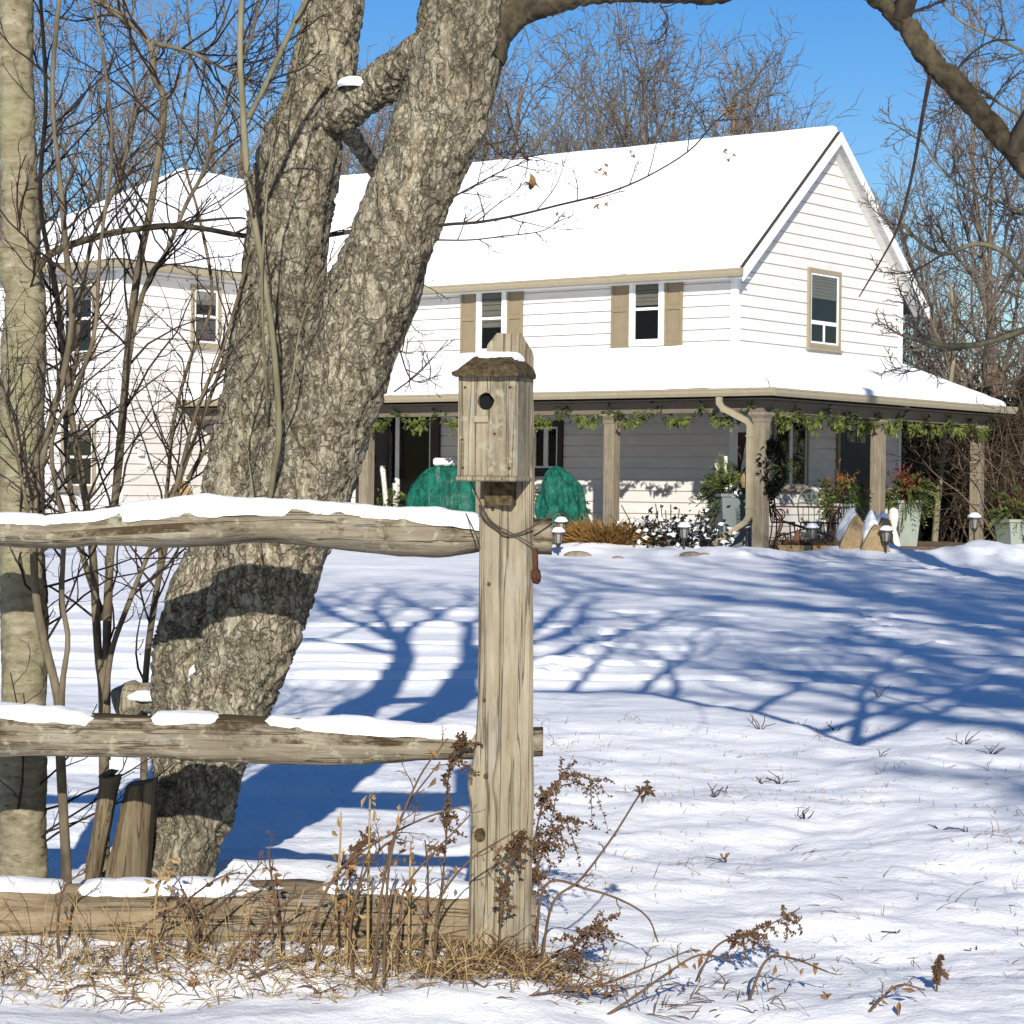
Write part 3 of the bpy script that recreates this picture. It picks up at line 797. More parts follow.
# downspout at the corner post
dp = MB()
def rtube(mb, pts, hw=.045, hd=.035):
    th = np.array([.25, .75, 1.25, 1.75]) * PI
    mb.tube(pts, 1.0, 4, True, (np.cos(th) * hw * 1.41, np.sin(th) * hd * 1.41), ref=np.array([.02, 1, .01]))
jx = PX - .13; jy = PY - .14
rtube(dp, [(jx - .42, GYo - .06, PZG - .12), (jx - .42, GYo - .06, PZG - .22), (jx - .36, GYo - .04, PZG - .30), (jx - .06, jy, 2.16), (jx, jy, 2.08), (jx, jy, 1.2), (jx, jy, .62), (jx - .06, jy - .01, .52), (jx - .62, jy - .12, .12), (jx - .70, jy - .13, .07)])
for z in (1.9, .75): dp.box(jx - .055, jx + .055, jy - .045, jy + .045, z, z + .03)
dp.build('downspout', M['gutter'], house)
# wall light boxes, vent on the wing side
for (px, py) in ((139, 452), (148, 463)):
    a = onplane(px, py, x=WX1); m_ = MB(); m_.bbox(WX1 + .02, WX1 + .09, a[1] - .07, a[1] + .07, a[2] - .08, a[2] + .08, .012); m_.build('wall_vent', M['soffit'], house)
# ================================================================== FENCE
FD = 5.85
def pxs(w, d=FD): return w * d / FPX
PB = at(500, 965, 5.83)
PBX = PB[0]; PBZ = -.26
fence = thing('split_rail_fence', (PBX, 5.83, PBZ), 'weathered grey split rail fence with snow capped rails and one tall post', 'fence')
fo = np.array([PBX, 5.83, PBZ])
def F(p): return np.asarray(p, float) - fo

# post: tall, rough, with a split running down the front and chamfered top
zt = at(515, 335, 5.83)[2]
prof_x = [(-.078, -.055), (-.074, -.066), (-.034, -.072), (-.018, -.070), (-.014, -.060), (-.010, -.064), (.030, -.066), (.066, -.060), (.073, -.05), (.073, .055), (.062, .064), (-.06, .064), (-.077, .055)]
nz_ = 120
zz = np.linspace(PBZ - .1, zt, nz_)
Vp = []
for z in zz:
    t = (z - PBZ) / (zt - PBZ)
    cxp = np.interp(z, [PBZ, .5, zt], [at(500, 950, 5.83)[0], at(506, 650, 5.83)[0], at(509, 345, 5.83)[0]])
    wl_ = np.interp(t, [0, .12, .3, .45, .8, 1], [1.22, 1.05, 1.06, .95, .92, .90])
    left_cut = 1.0
    for (x, y) in prof_x:
        xx = x * wl_
        if xx < 0 and t > .795: xx = max(xx, -.055)                      # left strip ends under the box
        if t > .965:                                                     # chamfered shoulders
            k = (t - .965) / .035; lim = .072 - .04 * k; xx = max(min(xx, lim), -lim)
        Vp.append((cxp + xx, 5.83 + y, z))
Vp = np.array(Vp); k = len(prof_x)
nrm_ = np.array(prof_x); nrm_ = nrm_ / np.linalg.norm(nrm_, axis=1, keepdims=True)
nn = np.tile(np.hstack([nrm_, np.zeros((k, 1))]), (nz_, 1))
Vp = Vp + nn * (fbm(Vp * np.array([30, 30, 3.5]), 4, 2) * .007 + fbm(Vp * np.array([6, 6, 2.2]), 2, 4) * .008)[:, None]
kn = np.exp(-(((Vp[:, 2] - .28) / .05) ** 2)) * (nn[:, 0] < 0) * .012
Vp[:, 0] -= kn
m = MB()
i = np.arange(nz_ - 1)[:, None] * k; j = np.arange(k)[None, :]; j2 = (j + 1) % k
m.add(F(Vp), np.stack([i + j, i + j2, i + k + j2, i + k + j], -1).reshape(-1, 4), None, [list(range(k))[::-1], [(nz_ - 1) * k + a for a in range(k)]])
post = m.build('post', M['fpost'], fence)
# knots and nail heads
for (px, py, r) in ((480, 835, 6), (486, 776, 2.5), (493, 509, 2.2), (489, 584, 1.8), (484, 700, 1.6)):
    c = F(at(px, py, 5.83 - .070)); rr = pxs(r)
    th = np.arange(10) * PI / 5; m = MB()
    m.add([(c[0] + rr * math.cos(a), c[1] - .002, c[2] + rr * 1.2 * math.sin(a)) for a in th] + [(c[0] + rr * .6 * math.cos(a), c[1] - .006, c[2] + rr * .7 * math.sin(a)) for a in th],
          [(i_, (i_ + 1) % 10, 10 + (i_ + 1) % 10, 10 + i_) for i_ in range(10)], None, [list(range(10, 20))]); m.build('knot', M['moss'], post)

def rail(pts_px, seed, snow_px, snow_th, ysq=1.0, depth=FD, mat='rail'):
    """split log through (px, y_top, y_bottom) stations"""
    P = []; Rr = []
    for (px, yt, yb) in pts_px:
        a = at(px, yt, depth); b_ = at(px, yb, depth); P.append((a + b_) / 2); Rr.append((a[2] - b_[2]) / 2)
    P = np.array(P); Rr = np.array(Rr)
    ns = 150
    xs_ = np.linspace(P[0, 0], P[-1, 0], ns)
    zc = np.interp(xs_, P[:, 0], P[:, 2]); rc = np.interp(xs_, P[:, 0], Rr); yc = np.interp(xs_, P[:, 0], P[:, 1])
    kk = 20; th = np.arange(kk) * 2 * PI / kk
    rg = np.random.default_rng(seed)
    base = 1 + .10 * np.cos(3 * th + rg.uniform(0, 6)) + .07 * np.cos(5 * th + rg.uniform(0, 6))
    ca = np.cos(th); sa = np.sin(th)
    V = np.zeros((ns, kk, 3))
    V[..., 0] = xs_[:, None]
    V[..., 1] = yc[:, None] + ca[None] * base[None] * np.maximum(rc, .05)[:, None] * 1.0
    # flatter top and bottom: split faces
    V[..., 2] = zc[:, None] + np.sign(sa)[None] * np.abs(sa[None]) ** .75 * rc[:, None]
    f = V.reshape(-1, 3)
    d = np.stack([np.zeros(len(f)), np.tile(ca, ns), np.tile(sa, ns)], -1)
    f = f + d * (fbm(f * np.array([2.5, 26, 26]) + seed, 4, seed) * .012 + fbm(f * np.array([5, 5, 5]), 3, seed + 1) * .012)[:, None]
    # a long check (crack) along the face
    cz = zc.repeat(kk) - .15 * rc.repeat(kk) + .006 * np.sin(f[:, 0] * 5)
    crack = np.exp(-((f[:, 2] - cz) / .006) ** 2) * (f[:, 1] < yc.mean()) * (vnoise(f * np.array([1.5, 0, 0]), 7) > -.2)
    f[:, 1] += crack * .012
    m = MB()
    i = np.arange(ns - 1)[:, None] * kk; j = np.arange(kk)[None, :]; j2 = (j + 1) % kk
    m.add(F(f), np.stack([i + j, i + j2, i + kk + j2, i + kk + j], -1).reshape(-1, 4), None, [list(range(kk)), [(ns - 1) * kk + a for a in range(kk)][::-1]])
    o = m.build('rail', M[mat], fence, smooth=True)
    # snow lying along the top
    for (a0, a1, k_, front_) in snow_px:
        m = MB()
        xa = at(a0, 500, depth)[0]; xb = at(a1, 500, depth)[0]
        n_ = max(12, int((xb - xa) / .012)); X = np.linspace(xa, xb, n_)
        end = np.clip(np.minimum((X - xa), (xb - X)) / .035, 0, 1); end = np.sqrt(1 - (1 - end) ** 2)
        zt_ = np.interp(X, xs_, zc + rc); yc_ = np.interp(X, xs_, yc)
        nzs = fbm(np.stack([X * 5, X * 0 + seed, X * 0], -1), 4, seed + 3)
        th_ = np.maximum(.006, snow_th * k_ * (1 + 1.2 * nzs)) * end
        patch = np.clip((nzs + .40) / .16, 0, 1); th_ = th_ * (.15 + .85 * patch)
        w_ = (.35 + .65 * patch) * .058 * (1 + .12 * fbm(np.stack([X * 9, X * 0 + 3, X * 0], -1), 3, seed + 4)) * (.5 + .5 * end)
        ang = np.linspace(-.05, 1.05, 13) * PI
        G = np.zeros((n_, 15, 3))
        drop = front_ * (.5 + .6 * np.clip(nzs + .3, 0, 1))
        for q, a in enumerate(ang):
            G[:, q + 1, 0] = X; G[:, q + 1, 1] = yc_ - np.cos(a) * w_
            G[:, q + 1, 2] = zt_ - .012 + np.maximum(np.sin(a), -.2) ** 1 * th_ + .010 - .014 * (1 - patch)
        G[:, 0] = G[:, 1] + np.stack([X * 0, X * 0 + .010, -.022 - drop * end], -1); G[:, 14] = G[:, 13] + np.array([0, -.012, -.03])
        Gf = G.reshape(-1, 3); Gf = Gf + (fbm(Gf * 26, 4, seed) * .0055)[:, None] * np.array([0, .6, 1])
        m.sheet(F(Gf.reshape(G.shape))); m.build('snow_cap', M['snow'], o, smooth=True)
    return o
rail([(-160, 513, 545), (0, 514, 546), (60, 515, 548), (110, 509, 546), (190, 500, 544), (260, 501, 542), (330, 504, 546), (400, 510, 553), (450, 515, 553), (482, 520, 549), (520, 518, 553), (552, 516, 556)], 3,
     [(-160, 128, .5, .0), (118, 300, 1.0, .018), (285, 486, 1.0, .002)], .012)
rail([(-160, 708, 752), (0, 709, 756), (80, 712, 757), (160, 714, 759), (240, 716, 762), (330, 720, 765), (420, 726, 762), (470, 728, 761), (510, 727, 760), (543, 725, 757)], 11,
     [(-160, 224, 1.0, .002), (242, 480, 1.0, .002)], .011)
rail([(-160, 880, 950), (0, 882, 948), (100, 884, 946), (200, 884, 946), (300, 882, 948), (400, 884, 950), (450, 886, 950), (510, 890, 945), (536, 893, 940)], 19,
     [(-160, 250, 1.0, .002), (238, 480, 1.1, .002)], .013, mat='railtan')
# rusty gate pin and wire
m = MB(); c = F(at(533, 556, 5.79))
m.tube([c + [.0, 0, .02], c + [0, 0, -.05]], [.013, .015], 8); m.bbox(c[0] - .04, c[0] + .02, c[1] - .02, c[1] + .03, c[2] - .062, c[2] - .035, .004)
m.tube([c + [-.03, .01, -.055], c + [.015, -.01, -.055]], [.014, .018], 8)
m.build('hinge_pin', M['rust'], post)
m = MB()
def wirepx(L, r=.0028, d=5.745):
    P = np.array([F(at(*(p if len(p) == 3 else (p[0], p[1], d)))) for p in L]); m.tube(smoothline(P, 24), r, 5)
wirepx([(479, 505), (484, 518), (495, 528), (508, 535), (525, 531), (545, 519), (556, 512), (563, 514, 5.77)])
wirepx([(470, 480, 5.72), (480, 502), (492, 522), (515, 535), (533, 545)], .002)
wirepx([(480, 548, 5.76), (476, 535, 5.74), (470, 522, 5.77), (466, 514, 5.8)], .0022)
m.build('wire', M['wire'], post)

# ================================================================== BIRDHOUSE
bz = at(494, 476, 5.72)[2]; bt = at(494, 377, 5.72)[2]
bc = at(492, 475, 5.70)
bird = thing('birdhouse', (bc[0], bc[1], bz), 'weathered wooden birdhouse with round hole and snowy mossy roof nailed to fence post', 'birdhouse', rz=math.radians(-15))
bh = bt - bz; bw = .077; bd = .052
# front board with a round hole
m = MB()
hx, hzc, hr = -.005, bh * .74, .022
nA = 32; th = np.arange(nA) * 2 * PI / nA
ringi = np.stack([hx + hr * np.cos(th), np.full(nA, -bd), hzc + hr * np.sin(th)], -1)
def rectpt(a):
    dx, dz = math.cos(a), math.sin(a)
    tx = ((bw if dx > 0 else -bw) - hx) / dx if abs(dx) > 1e-6 else 1e9
    tz = ((bh if dz > 0 else 0) - hzc) / dz if abs(dz) > 1e-6 else 1e9
    t = min(tx, tz); return (hx + dx * t, -bd, hzc + dz * t)
out = [rectpt(a) for a in th]
for cx_, cz_ in ((-bw, 0), (bw, 0), (-bw, bh), (bw, bh)):          # pull the nearest ring point into each corner
    q = min(range(nA), key=lambda s: (out[s][0] - cx_) ** 2 + (out[s][2] - cz_) ** 2); out[q] = (cx_, -bd, cz_)
out = np.array(out)
mid = ringi + (out - ringi) * .25; mid2 = ringi + (out - ringi) * .6
V = np.vstack([ringi + [0, .02, 0], ringi, mid, mid2, out])
jit = fbm(V * np.array([60, 1, 8]), 3, 5) * .0016; V[:, 1] += jit; V[nA:2 * nA] += np.stack([fbm(V[nA:2 * nA] * 90, 2, 3) * .003] * 3, -1)
q = [(r * nA + s, r * nA + (s + 1) % nA, (r + 1) * nA + (s + 1) % nA, (r + 1) * nA + s) for r in range(4) for s in range(nA)]
m.add(V, q)
m.build('front_board', M['nest'], bird)
m = MB(); m.add(np.vstack([ringi * 1.0 + [0, .02, 0]]), None, None, [list(range(nA))]); m.build('entry_hole', M['dark'], bird)
m = MB()
m.box(bw - .014, bw + .001, -bd + .012, bd + .055, -.004, bh); m.box(-bw - .001, -bw + .014, -bd + .012, bd + .055, -.002, bh)
m.box(-bw + .014, bw - .014, bd + .03, bd + .046, 0, bh)
m.build('side_board', M['nest'], bird)
m = MB(); m.bbox(-bw - .004, bw + .004, -bd - .006, bd + .05, -.014, -.001, .003); m.build('floor_board', M['nest'], bird)
m = MB(); m.bbox(-.034, .004, -bd - .007, -bd + .002, bh * .53, bh * .60, .002); m.build('perch_plate', M['tanframe'], bird)
for (x, z) in ((-.063, .02), (.06, .02), (-.060, bh - .03), (.06, bh - .03), (-.066, bh * .36), (.02, bh * .42)):
    m = MB(); m.lathe([(0, 0), (.0035, 0), (.003, .002), (0, .003)], (0, 0, 0), 8)
    vv_ = m.v[-1]; m.v[-1] = np.stack([x + vv_[:, 0], -bd - vv_[:, 2], z + vv_[:, 1]], -1); m.build('nail', M['rust'], bird)
# thick curved roof of mossy wood, sloping to the front
m = MB()
nx_, ny_ = 34, 22
def roofz(u, v):        # u -1..1 across, v 0 front .. 1 back
    edge = np.clip((1 - np.abs(u)) / .42, 0, 1) ** .6
    return bh - .004 + .012 + .038 * edge * np.clip(v / .45, 0, 1) ** .7 + .006 * edge
U_, V_ = np.meshgrid(np.linspace(-1, 1, nx_), np.linspace(0, 1, ny_))
X_ = U_ * (bw + .010) ; Y_ = -bd - .032 + V_ * (2 * bd + .085)
Zt = roofz(U_, V_); P_ = np.stack([X_, Y_, Zt], -1)
P_[..., 2] += fbm(P_ * 40, 4, 6) * .006; P_[..., 1] += fbm(P_ * 30, 3, 7) * .004 * (V_ < .1)
Pb = np.stack([X_ * .985, Y_ + .004 * (1 - V_), np.full_like(X_, bh - .002)], -1)
Pb[..., 2] += fbm(Pb * 26, 3, 8) * .004
m.sheet(P_); m.sheet(Pb[:, ::-1])
for a, b_ in ((P_[0], Pb[0]), (P_[-1][::-1], Pb[-1][::-1]), (P_[:, 0][::-1], Pb[:, 0][::-1]), (P_[:, -1], Pb[:, -1])):
    m.sheet(np.stack([b_, b_ * .5 + a * .5 + fbm(a * 50, 3, 9)[:, None] * .004, a], 0))
rf = m.build('roof', M['moss'], bird, smooth=False)
m = MB()
U2, V2 = np.meshgrid(np.linspace(-.45, .72, 40), np.linspace(.40, .92, 26))
ed = np.minimum(np.minimum((U2 + .45) / .3, (.72 - U2) / .22), np.minimum((V2 - .40) / .2, (.92 - V2) / .2)); ed = np.clip(ed, 0, 1)
Ps = np.stack([U2 * (bw + .010), -bd - .032 + V2 * (2 * bd + .085), roofz(U2, V2) + .002 + .012 * np.sqrt(1 - (1 - ed) ** 2)], -1)
Ps[..., 2] += fbm(Ps * 30, 3, 12) * .004 - .004 * (ed < .02)
m.sheet(Ps); m.build('snow_cap', M['snow'], rf, smooth=True)
m = MB(); m.box(-.03, .045, bd - .02, bd + .03, -.075, -.015); m.build('bracket_block', M['moss'], bird)

# ================================================================== TREES NEAR THE FENCE
def nrm(v): return v / (np.linalg.norm(v) + 1e-9)
def perp(d, ph):
    a = np.cross(d, [0, 0, 1] if abs(d[2]) < .9 else [1, 0, 0]); a = nrm(a); b = np.cross(d, a)
    return a * math.cos(ph) + b * math.sin(ph)
def grow(mbs, p, d, L, r, lvl, sp, rg):
    """one branch and its side branches; sp: dict of lists by level; mbs: collectors by level"""
    n = max(3, int(sp['seg'][lvl])); sl_ = L / n
    P = [np.array(p)]; d = nrm(np.array(d, float)); dirs = [d]
    for k in range(n):
        d = nrm(d + rg.normal(size=3) * sp['wob'][lvl] + np.array([0, 0, sp['trop'][lvl]]))
        P.append(P[-1] + d * sl_); dirs.append(d)
    P = np.array(P); t = np.linspace(0, 1, n + 1)
    R = r * (1 - t * (1 - sp['tip'][lvl]))
    mbs[lvl].tube(P, R, sp['k'][lvl], cap=(lvl == 0))
    if lvl + 1 >= len(sp['num']): 
        return
    N = sp['num'][lvl]; N = int(N + rg.uniform(0, 1))
    ph = rg.uniform(0, 6.28)
    for c in range(N):
        tt = sp['start'][lvl] + (1 - sp['start'][lvl]) * (c + rg.uniform(0, 1)) / N
        tt = min(tt, .98)
        f = tt * n; k = min(int(f), n - 1); q = P[k] + (P[k + 1] - P[k]) * (f - k)
        ph += 2.4 + rg.normal() * .5
        a = math.radians(sp['ang'][lvl] + rg.normal() * 10)
        dd = nrm(dirs[k + 1] * math.cos(a) + perp(dirs[k + 1], ph) * math.sin(a))
        grow(mbs, q, dd, L * sp['ratio'][lvl] * (1 - sp['short'][lvl] * tt) * rg.uniform(.7, 1.25), max(R[k] * sp['rr'][lvl], sp['rmin']), lvl + 1, sp, rg)

def bole(ctrl, dd, n, kk, seed, rough=.015, zext=None):
    """ctrl rows: px, py, width_px, depth -> smooth displaced trunk grid (world)"""
    C = []
    for (px, py, w_, d) in ctrl:
        p = at(px, py, d); C.append((p[0], p[1], p[2], w_ * d / FPX / 2))
    S = smoothline(C, n)
    th = np.arange(kk) * 2 * PI / kk
    P = S[:, :3]; R = S[:, 3]
    T = nrm_rows(np.gradient(P, axis=0)); A = nrm_rows(np.cross(T, [0, 1, 0.0])); B = np.cross(T, A)
    V = P[:, None] + R[:, None, None] * (np.cos(th)[None, :, None] * A[:, None] + np.sin(th)[None, :, None] * B[:, None])
    Nn = (V - P[:, None]) / R[:, None, None]
    f = V.reshape(-1, 3); nn_ = Nn.reshape(-1, 3)
    lump = fbm(f * np.array([5, 5, 2.2]), 3, seed) * (.028 if rough > .01 else .012) + fbm(f * np.array([17, 17, 2.6]), 3, seed + 8) * rough * 1.1
    q = f * np.array([46, 46, 20]) + fbm(f * 14, 2, seed + 3)[:, None] * 1.6
    v1 = np.abs(fbm(q, 3, seed + 5)); plates = np.clip(v1 * 3.2, 0, 1)
    f = f + nn_ * (lump + (plates - .6) * rough)[:, None]
    return f.reshape(V.shape), P, R
def closed(mb, V):
    n, kk = V.shape[:2]
    i = np.arange(n - 1)[:, None] * kk; j = np.arange(kk)[None, :]; j2 = (j + 1) % kk
    mb.add(V.reshape(-1, 3), np.stack([i + j, i + j2, i + kk + j2, i + kk + j], -1).reshape(-1, 4), None, [list(range(kk)), [(n - 1) * kk + a for a in range(kk)][::-1]])

MAP = at(195, 880, 6.55); MAP = np.array([MAP[0], 6.55, -.22])
maple = thing('old_maple_tree', MAP, 'old leaning maple with two thick plated trunks behind the fence', 'tree')
def TM(p): return np.asarray(p, float) - MAP
class Off(MB):
    """collector that shifts everything to its thing's base"""
    def __init__(s, o): super().__init__(); s.o = np.asarray(o, float)
    def add(s, V, *a, **k): super().add(np.asarray(V, float).reshape(-1, 3) - s.o, *a, **k)
R_CTRL = [(146, 925, 150, 6.52), (164, 880, 100, 6.52), (178, 850, 76, 6.52), (190, 811, 80, 6.52), (202, 763, 82, 6.52), (227, 708, 84, 6.52), (240, 674, 86, 6.52), (251, 638, 92, 6.52), (262, 594, 98, 6.52), (272, 549, 104, 6.52),
          (297, 494, 104, 6.52), (323, 415, 102, 6.51), (353, 340, 92, 6.5), (388, 253, 88, 6.5), (422, 165, 88, 6.5), (450, 90, 84, 6.5), (466, 0, 82, 6.5), (480, -90, 74, 6.45), (500, -220, 66, 6.4), (505, -380, 60, 6.3)]
L_CTRL = [(160, 900, 90, 6.62), (182, 830, 70, 6.64), (194, 770, 78, 6.66), (202, 710, 98, 6.70), (208, 665, 110, 6.72), (216, 638, 108, 6.72), (226, 590, 104, 6.72), (243, 549, 98, 6.73), (252, 494, 94, 6.74), (264, 432, 88, 6.75), (278, 340, 84, 6.76),
          (290, 239, 74, 6.78), (300, 165, 78, 6.78), (318, 95, 68, 6.8), (332, 0, 64, 6.8), (345, -100, 58, 6.85), (350, -240, 52, 6.9), (335, -400, 46, 7.0)]
tm = Off(MAP)
VR, PRt, RRt = bole(R_CTRL, 0, 420, 92, 5); closed(tm, VR)
VL, PLt, RLt = bole(L_CTRL, 0, 380, 80, 15); closed(tm, VL)
# forking limb between the two trunks
VX, _, _ = bole([(296, 150, 50, 6.78), (318, 132, 48, 6.76), (345, 110, 42, 6.70), (380, 84, 38, 6.62), (412, 62, 40, 6.54), (436, 48, 44, 6.5)], 0, 130, 48, 25); closed(tm, VX)
VX2, _, _ = bole([(340, 120, 22, 6.82), (356, 142, 18, 6.95), (372, 166, 15, 7.05), (386, 186, 13, 7.12), (404, 215, 11, 7.2)], 0, 60, 20, 26, .006); closed(tm, VX2)
# limb that arches out to the right above the yard
limbc = [(480, 48, 60, 6.5), (497, 26, 44, 6.5), (522, 10, 30, 6.5), (552, 2, 23, 6.5), (590, -6, 20, 6.5), (650, -7, 19, 6.5), (720, -8, 19, 6.48), (790, -30, 18, 6.45), (840, -26, 18, 6.4), (872, -8, 19, 6.4), (905, 24, 21, 6.4), (934, 64, 21, 6.4), (972, 103, 20, 6.4), (1024, 166, 20, 6.4), (1075, 245, 17, 6.4), (1120, 330, 12, 6.4)]
VX3, PLB, RLB = bole(limbc, 0, 400, 28, 35, .007); lmb = Off(MAP); closed(lmb, VX3); lmb.build('limb', M['limb'], maple, smooth=True)
trunk = tm.build('trunk', M['maple'], maple, smooth=True)
# crown: high branches over the yard, and the fine twigs that come down into view
rg = np.random.default_rng(11)
c0, c1, c2, c3, c4 = [Off(MAP) for _ in range(5)]
SPC = dict(seg=[9, 8, 6, 5], wob=[.10, .14, .18, .2], trop=[.06, .05, .04, .02], tip=[.35, .3, .3, .3], k=[9, 6, 4, 3], num=[5, 6, 5, 0], start=[.25, .2, .15, .1], ang=[42, 48, 50, 45], ratio=[.62, .5, .45, .4], short=[.4, .4, .4, .3], rr=[.6, .5, .5, .5], rmin=.004)
SPC['num'] = [5, 6, 5]; 
SPC['num'] = [6, 7, 6, 0]
def crownat(p, d, L, r): grow([c0, c1, c2, c3], p, d, L, r, 0, SPC, rg)
tops = [(PRt[-1], (.5, .1, .8), 4.2, .085), (PRt[-1], (-.05, .6, .9), 4.0, .07), (PRt[-1], (.8, -.35, .7), 4.0, .07), (PRt[-30], (.75, .5, .75), 3.6, .06),
        (PLt[-1], (-.6, .1, .9), 4.0, .065), (PLt[-1], (.05, -.3, 1), 4.2, .065), (PLt[-1], (-.2, .75, .8), 3.6, .06), (PLt[-20], (-.8, -.3, .75), 3.2, .05)]
for a in tops: crownat(*a)
for k_, dv, ln_ in ((150, (.3, -.2, .9), 2.6), (215, (.4, .35, .85), 2.8), (262, (.3, -.4, .9), 2.8), (380, (.9, .1, .75), 3.2), (399, (.95, -.3, .8), 3.4), (399, (.9, .5, .9), 3.0), (340, (.7, -.5, .9), 3.0)):
    crownat(PLB[k_], dv, ln_, .032)
cr1 = c0.build('crown', M['stem'], maple, smooth=True)
tw = Off(MAP)
for c in (c1, c2, c3):
    for v_, in zip(c.v): pass
class _J: pass
def merge(dst, src):
    off = dst.n
    for q_ in src.q: dst.q.append(q_ + off)
    for q_ in src.t: dst.t.append(q_ + off)
    for g_ in src.ng: dst.ng.append([i_ + off for i_ in g_])
    dst.v += src.v; dst.n += src.n
for c in (c1, c2, c3): merge(tw, c)
tw.build('crown_twigs', M['twigbrown'], maple)

def linepx(L, d, n):
    return smoothline([at(*(p if len(p) == 3 else (p[0], p[1], d))) for p in L], n)
TW = dict(seg=[6, 5, 4], wob=[.16, .2, .2], trop=[.03, .03, .0], tip=[.4, .4, .5], k=[5, 4, 3], num=[3, 2, 0], start=[.2, .2, .1], ang=[42, 45, 45], ratio=[.5, .5, .5], short=[.4, .3, .3], rr=[.6, .6, .6], rmin=.0010)
def twigs(mb, P, R, n, L, rg, sp=TW, t0=.1, flat=.5, up=.25, side=None):
    """side twigs along a stem polyline"""
    T = nrm_rows(np.gradient(P, axis=0)); m_ = len(P)
    for k in range(n):
        t = t0 + (1 - t0) * (k + rg.uniform()) / n; i_ = min(int(t * (m_ - 1)), m_ - 2)
        d = T[i_]; ph = rg.uniform(0, 6.28); pv = perp(d, ph); pv[1] *= flat
        if side is not None and pv @ side < -.2: pv = -pv
        a = math.radians(rg.uniform(30, 65))
        dd = nrm(d * math.cos(a) + nrm(pv) * math.sin(a) + np.array([0, 0, up]))
        grow([mb, mb, mb], P[i_], dd, L * rg.uniform(.45, 1.2) * (1.1 - .5 * t), min(max(R[i_] * .5, .0018), .0042), 0, sp, rg)
def stem(mb, L, d, w0, w1, n=30, k=8):
    P = linepx(L, d, n); t = np.linspace(0, 1, n) ** .8; R = .74 * (w0 + (w1 - w0) * t) * d / FPX / 2
    R = R * (1 + .12 * vnoise(P * 9, 3)); mb.tube(P, R, k); return P, R
# hanging twig from the arching limb, the long twig across the roof, twigs at the trunk
lt = Off(MAP)
def nt():
    global lt
    lt.build('low_twig', M['twig'], maple); lt = Off(MAP)
hang = Off(MAP)
P, R = stem(hang, [(931, 72), (926, 96), (920, 130), (914, 165), (906, 200), (896, 232), (880, 262), (868, 282), (859, 297)], 6.4, 6.5, 1.6, 40, 7)
P, R = stem(lt, [(436, 226), (452, 224), (480, 222), (518, 215), (559, 205), (607, 193), (648, 176), (690, 150), (715, 122), (737, 105)], 6.45, 4.6, 1.6, 40, 6)
twigs(lt, P, R, 13, .20, rg, up=.15); nt()
P, R = stem(lt, [(448, 200), (470, 188), (500, 172), (530, 160)], 6.4, 3.2, 1.4, 20, 5); twigs(lt, P, R, 7, .16, rg); nt()
P, R = stem(lt, [(436, 240), (470, 240), (505, 236), (545, 230), (565, 212)], 6.5, 2.6, 1.2, 20, 5); twigs(lt, P, R, 6, .12, rg); nt()
for L_, w_ in (([(425, 250), (412, 300), (402, 352)], 2), ([(660, 5), (668, 20), (664, 44)], 1.5), ([(505, 100), (520, 150), (530, 160)], 1.6), ([(478, 130), (505, 158), (540, 155)], 1.6), ([(398, 345), (412, 380), (438, 376)], 1.6), ([(394, 392), (420, 372), (448, 340)], 1.5),
               ([(950, 82), (965, 60), (990, 42), (1015, 40)], 3), ([(985, 118), (1000, 90), (1022, 70)], 2), ([(900, 16), (930, 6), (960, -6)], 3.4), ([(1010, 150), (990, 180), (985, 215)], 2)):
    P, R = stem(lt, L_, 6.4, w_ * 1.5, w_ * .8, 14, 5); twigs(lt, P, R, 5, .14, rg); nt()
hang.build('hanging_twig', M['twig'], maple)
# last brown leaves on the long twig
for (px, py, n_, s) in ((536, 182, 1, .034), (528, 184, 1, .016), (600, 172, 2, .011), (606, 175, 2, .011), (560, 216, 2, .012), (602, 194, 2, .012), (722, 110, 4, .013), (735, 104, 4, .012), (742, 108, 2, .011), (728, 130, 3, .011), (733, 156, 3, .010), (632, 148, 2, .009)):
    for q in range(n_):
        lf = Off(MAP); lf.leaf(at(px, py, 6.43) + rg.normal(size=3) * (.012 if n_ > 1 else 0), s * rg.uniform(.8, 1.4), rg, (rg.normal() * .5, -.7, rg.normal() * .6)); lf.build('dead_leaf', M['leafbrown'], maple)
# snow caught in the forks
def blob(mb, c, rx, ry, rz_, seed, k=30, drop=.0):
    th = np.linspace(0, 2 * PI, k); ph = np.linspace(-.35, 1, 13) * PI / 2
    G = np.zeros((len(ph), k, 3))
    for a, p in enumerate(ph):
        G[a, :, 0] = c[0] + rx * np.cos(p) * np.cos(th); G[a, :, 1] = c[1] + ry * np.cos(p) * np.sin(th); G[a, :, 2] = c[2] + rz_ * np.sin(p)
    f = G.reshape(-1, 3); f = c + (f - c) * (1 + .25 * fbm(f * (1.1 / max(rx, .02)) * .7, 3, seed))[:, None]; f[0::1] = f
    Gf = f.reshape(G.shape); Gf[:, -1] = Gf[:, 0]; mb.sheet(Gf)
for (px, py, a_, b_, d) in ((352, 84, .045, .022, 6.62), (283, 431, .016, .045, 6.46), (279, 443, .014, .04, 6.46), (275, 460, .008, .03, 6.47), (196, 676, .022, .035, 6.55)):
    sw = Off(MAP); blob(sw, at(px, py, d), a_, .05, b_, int(px)); sw.build('fork_snow', M['snow'], trunk, smooth=True)

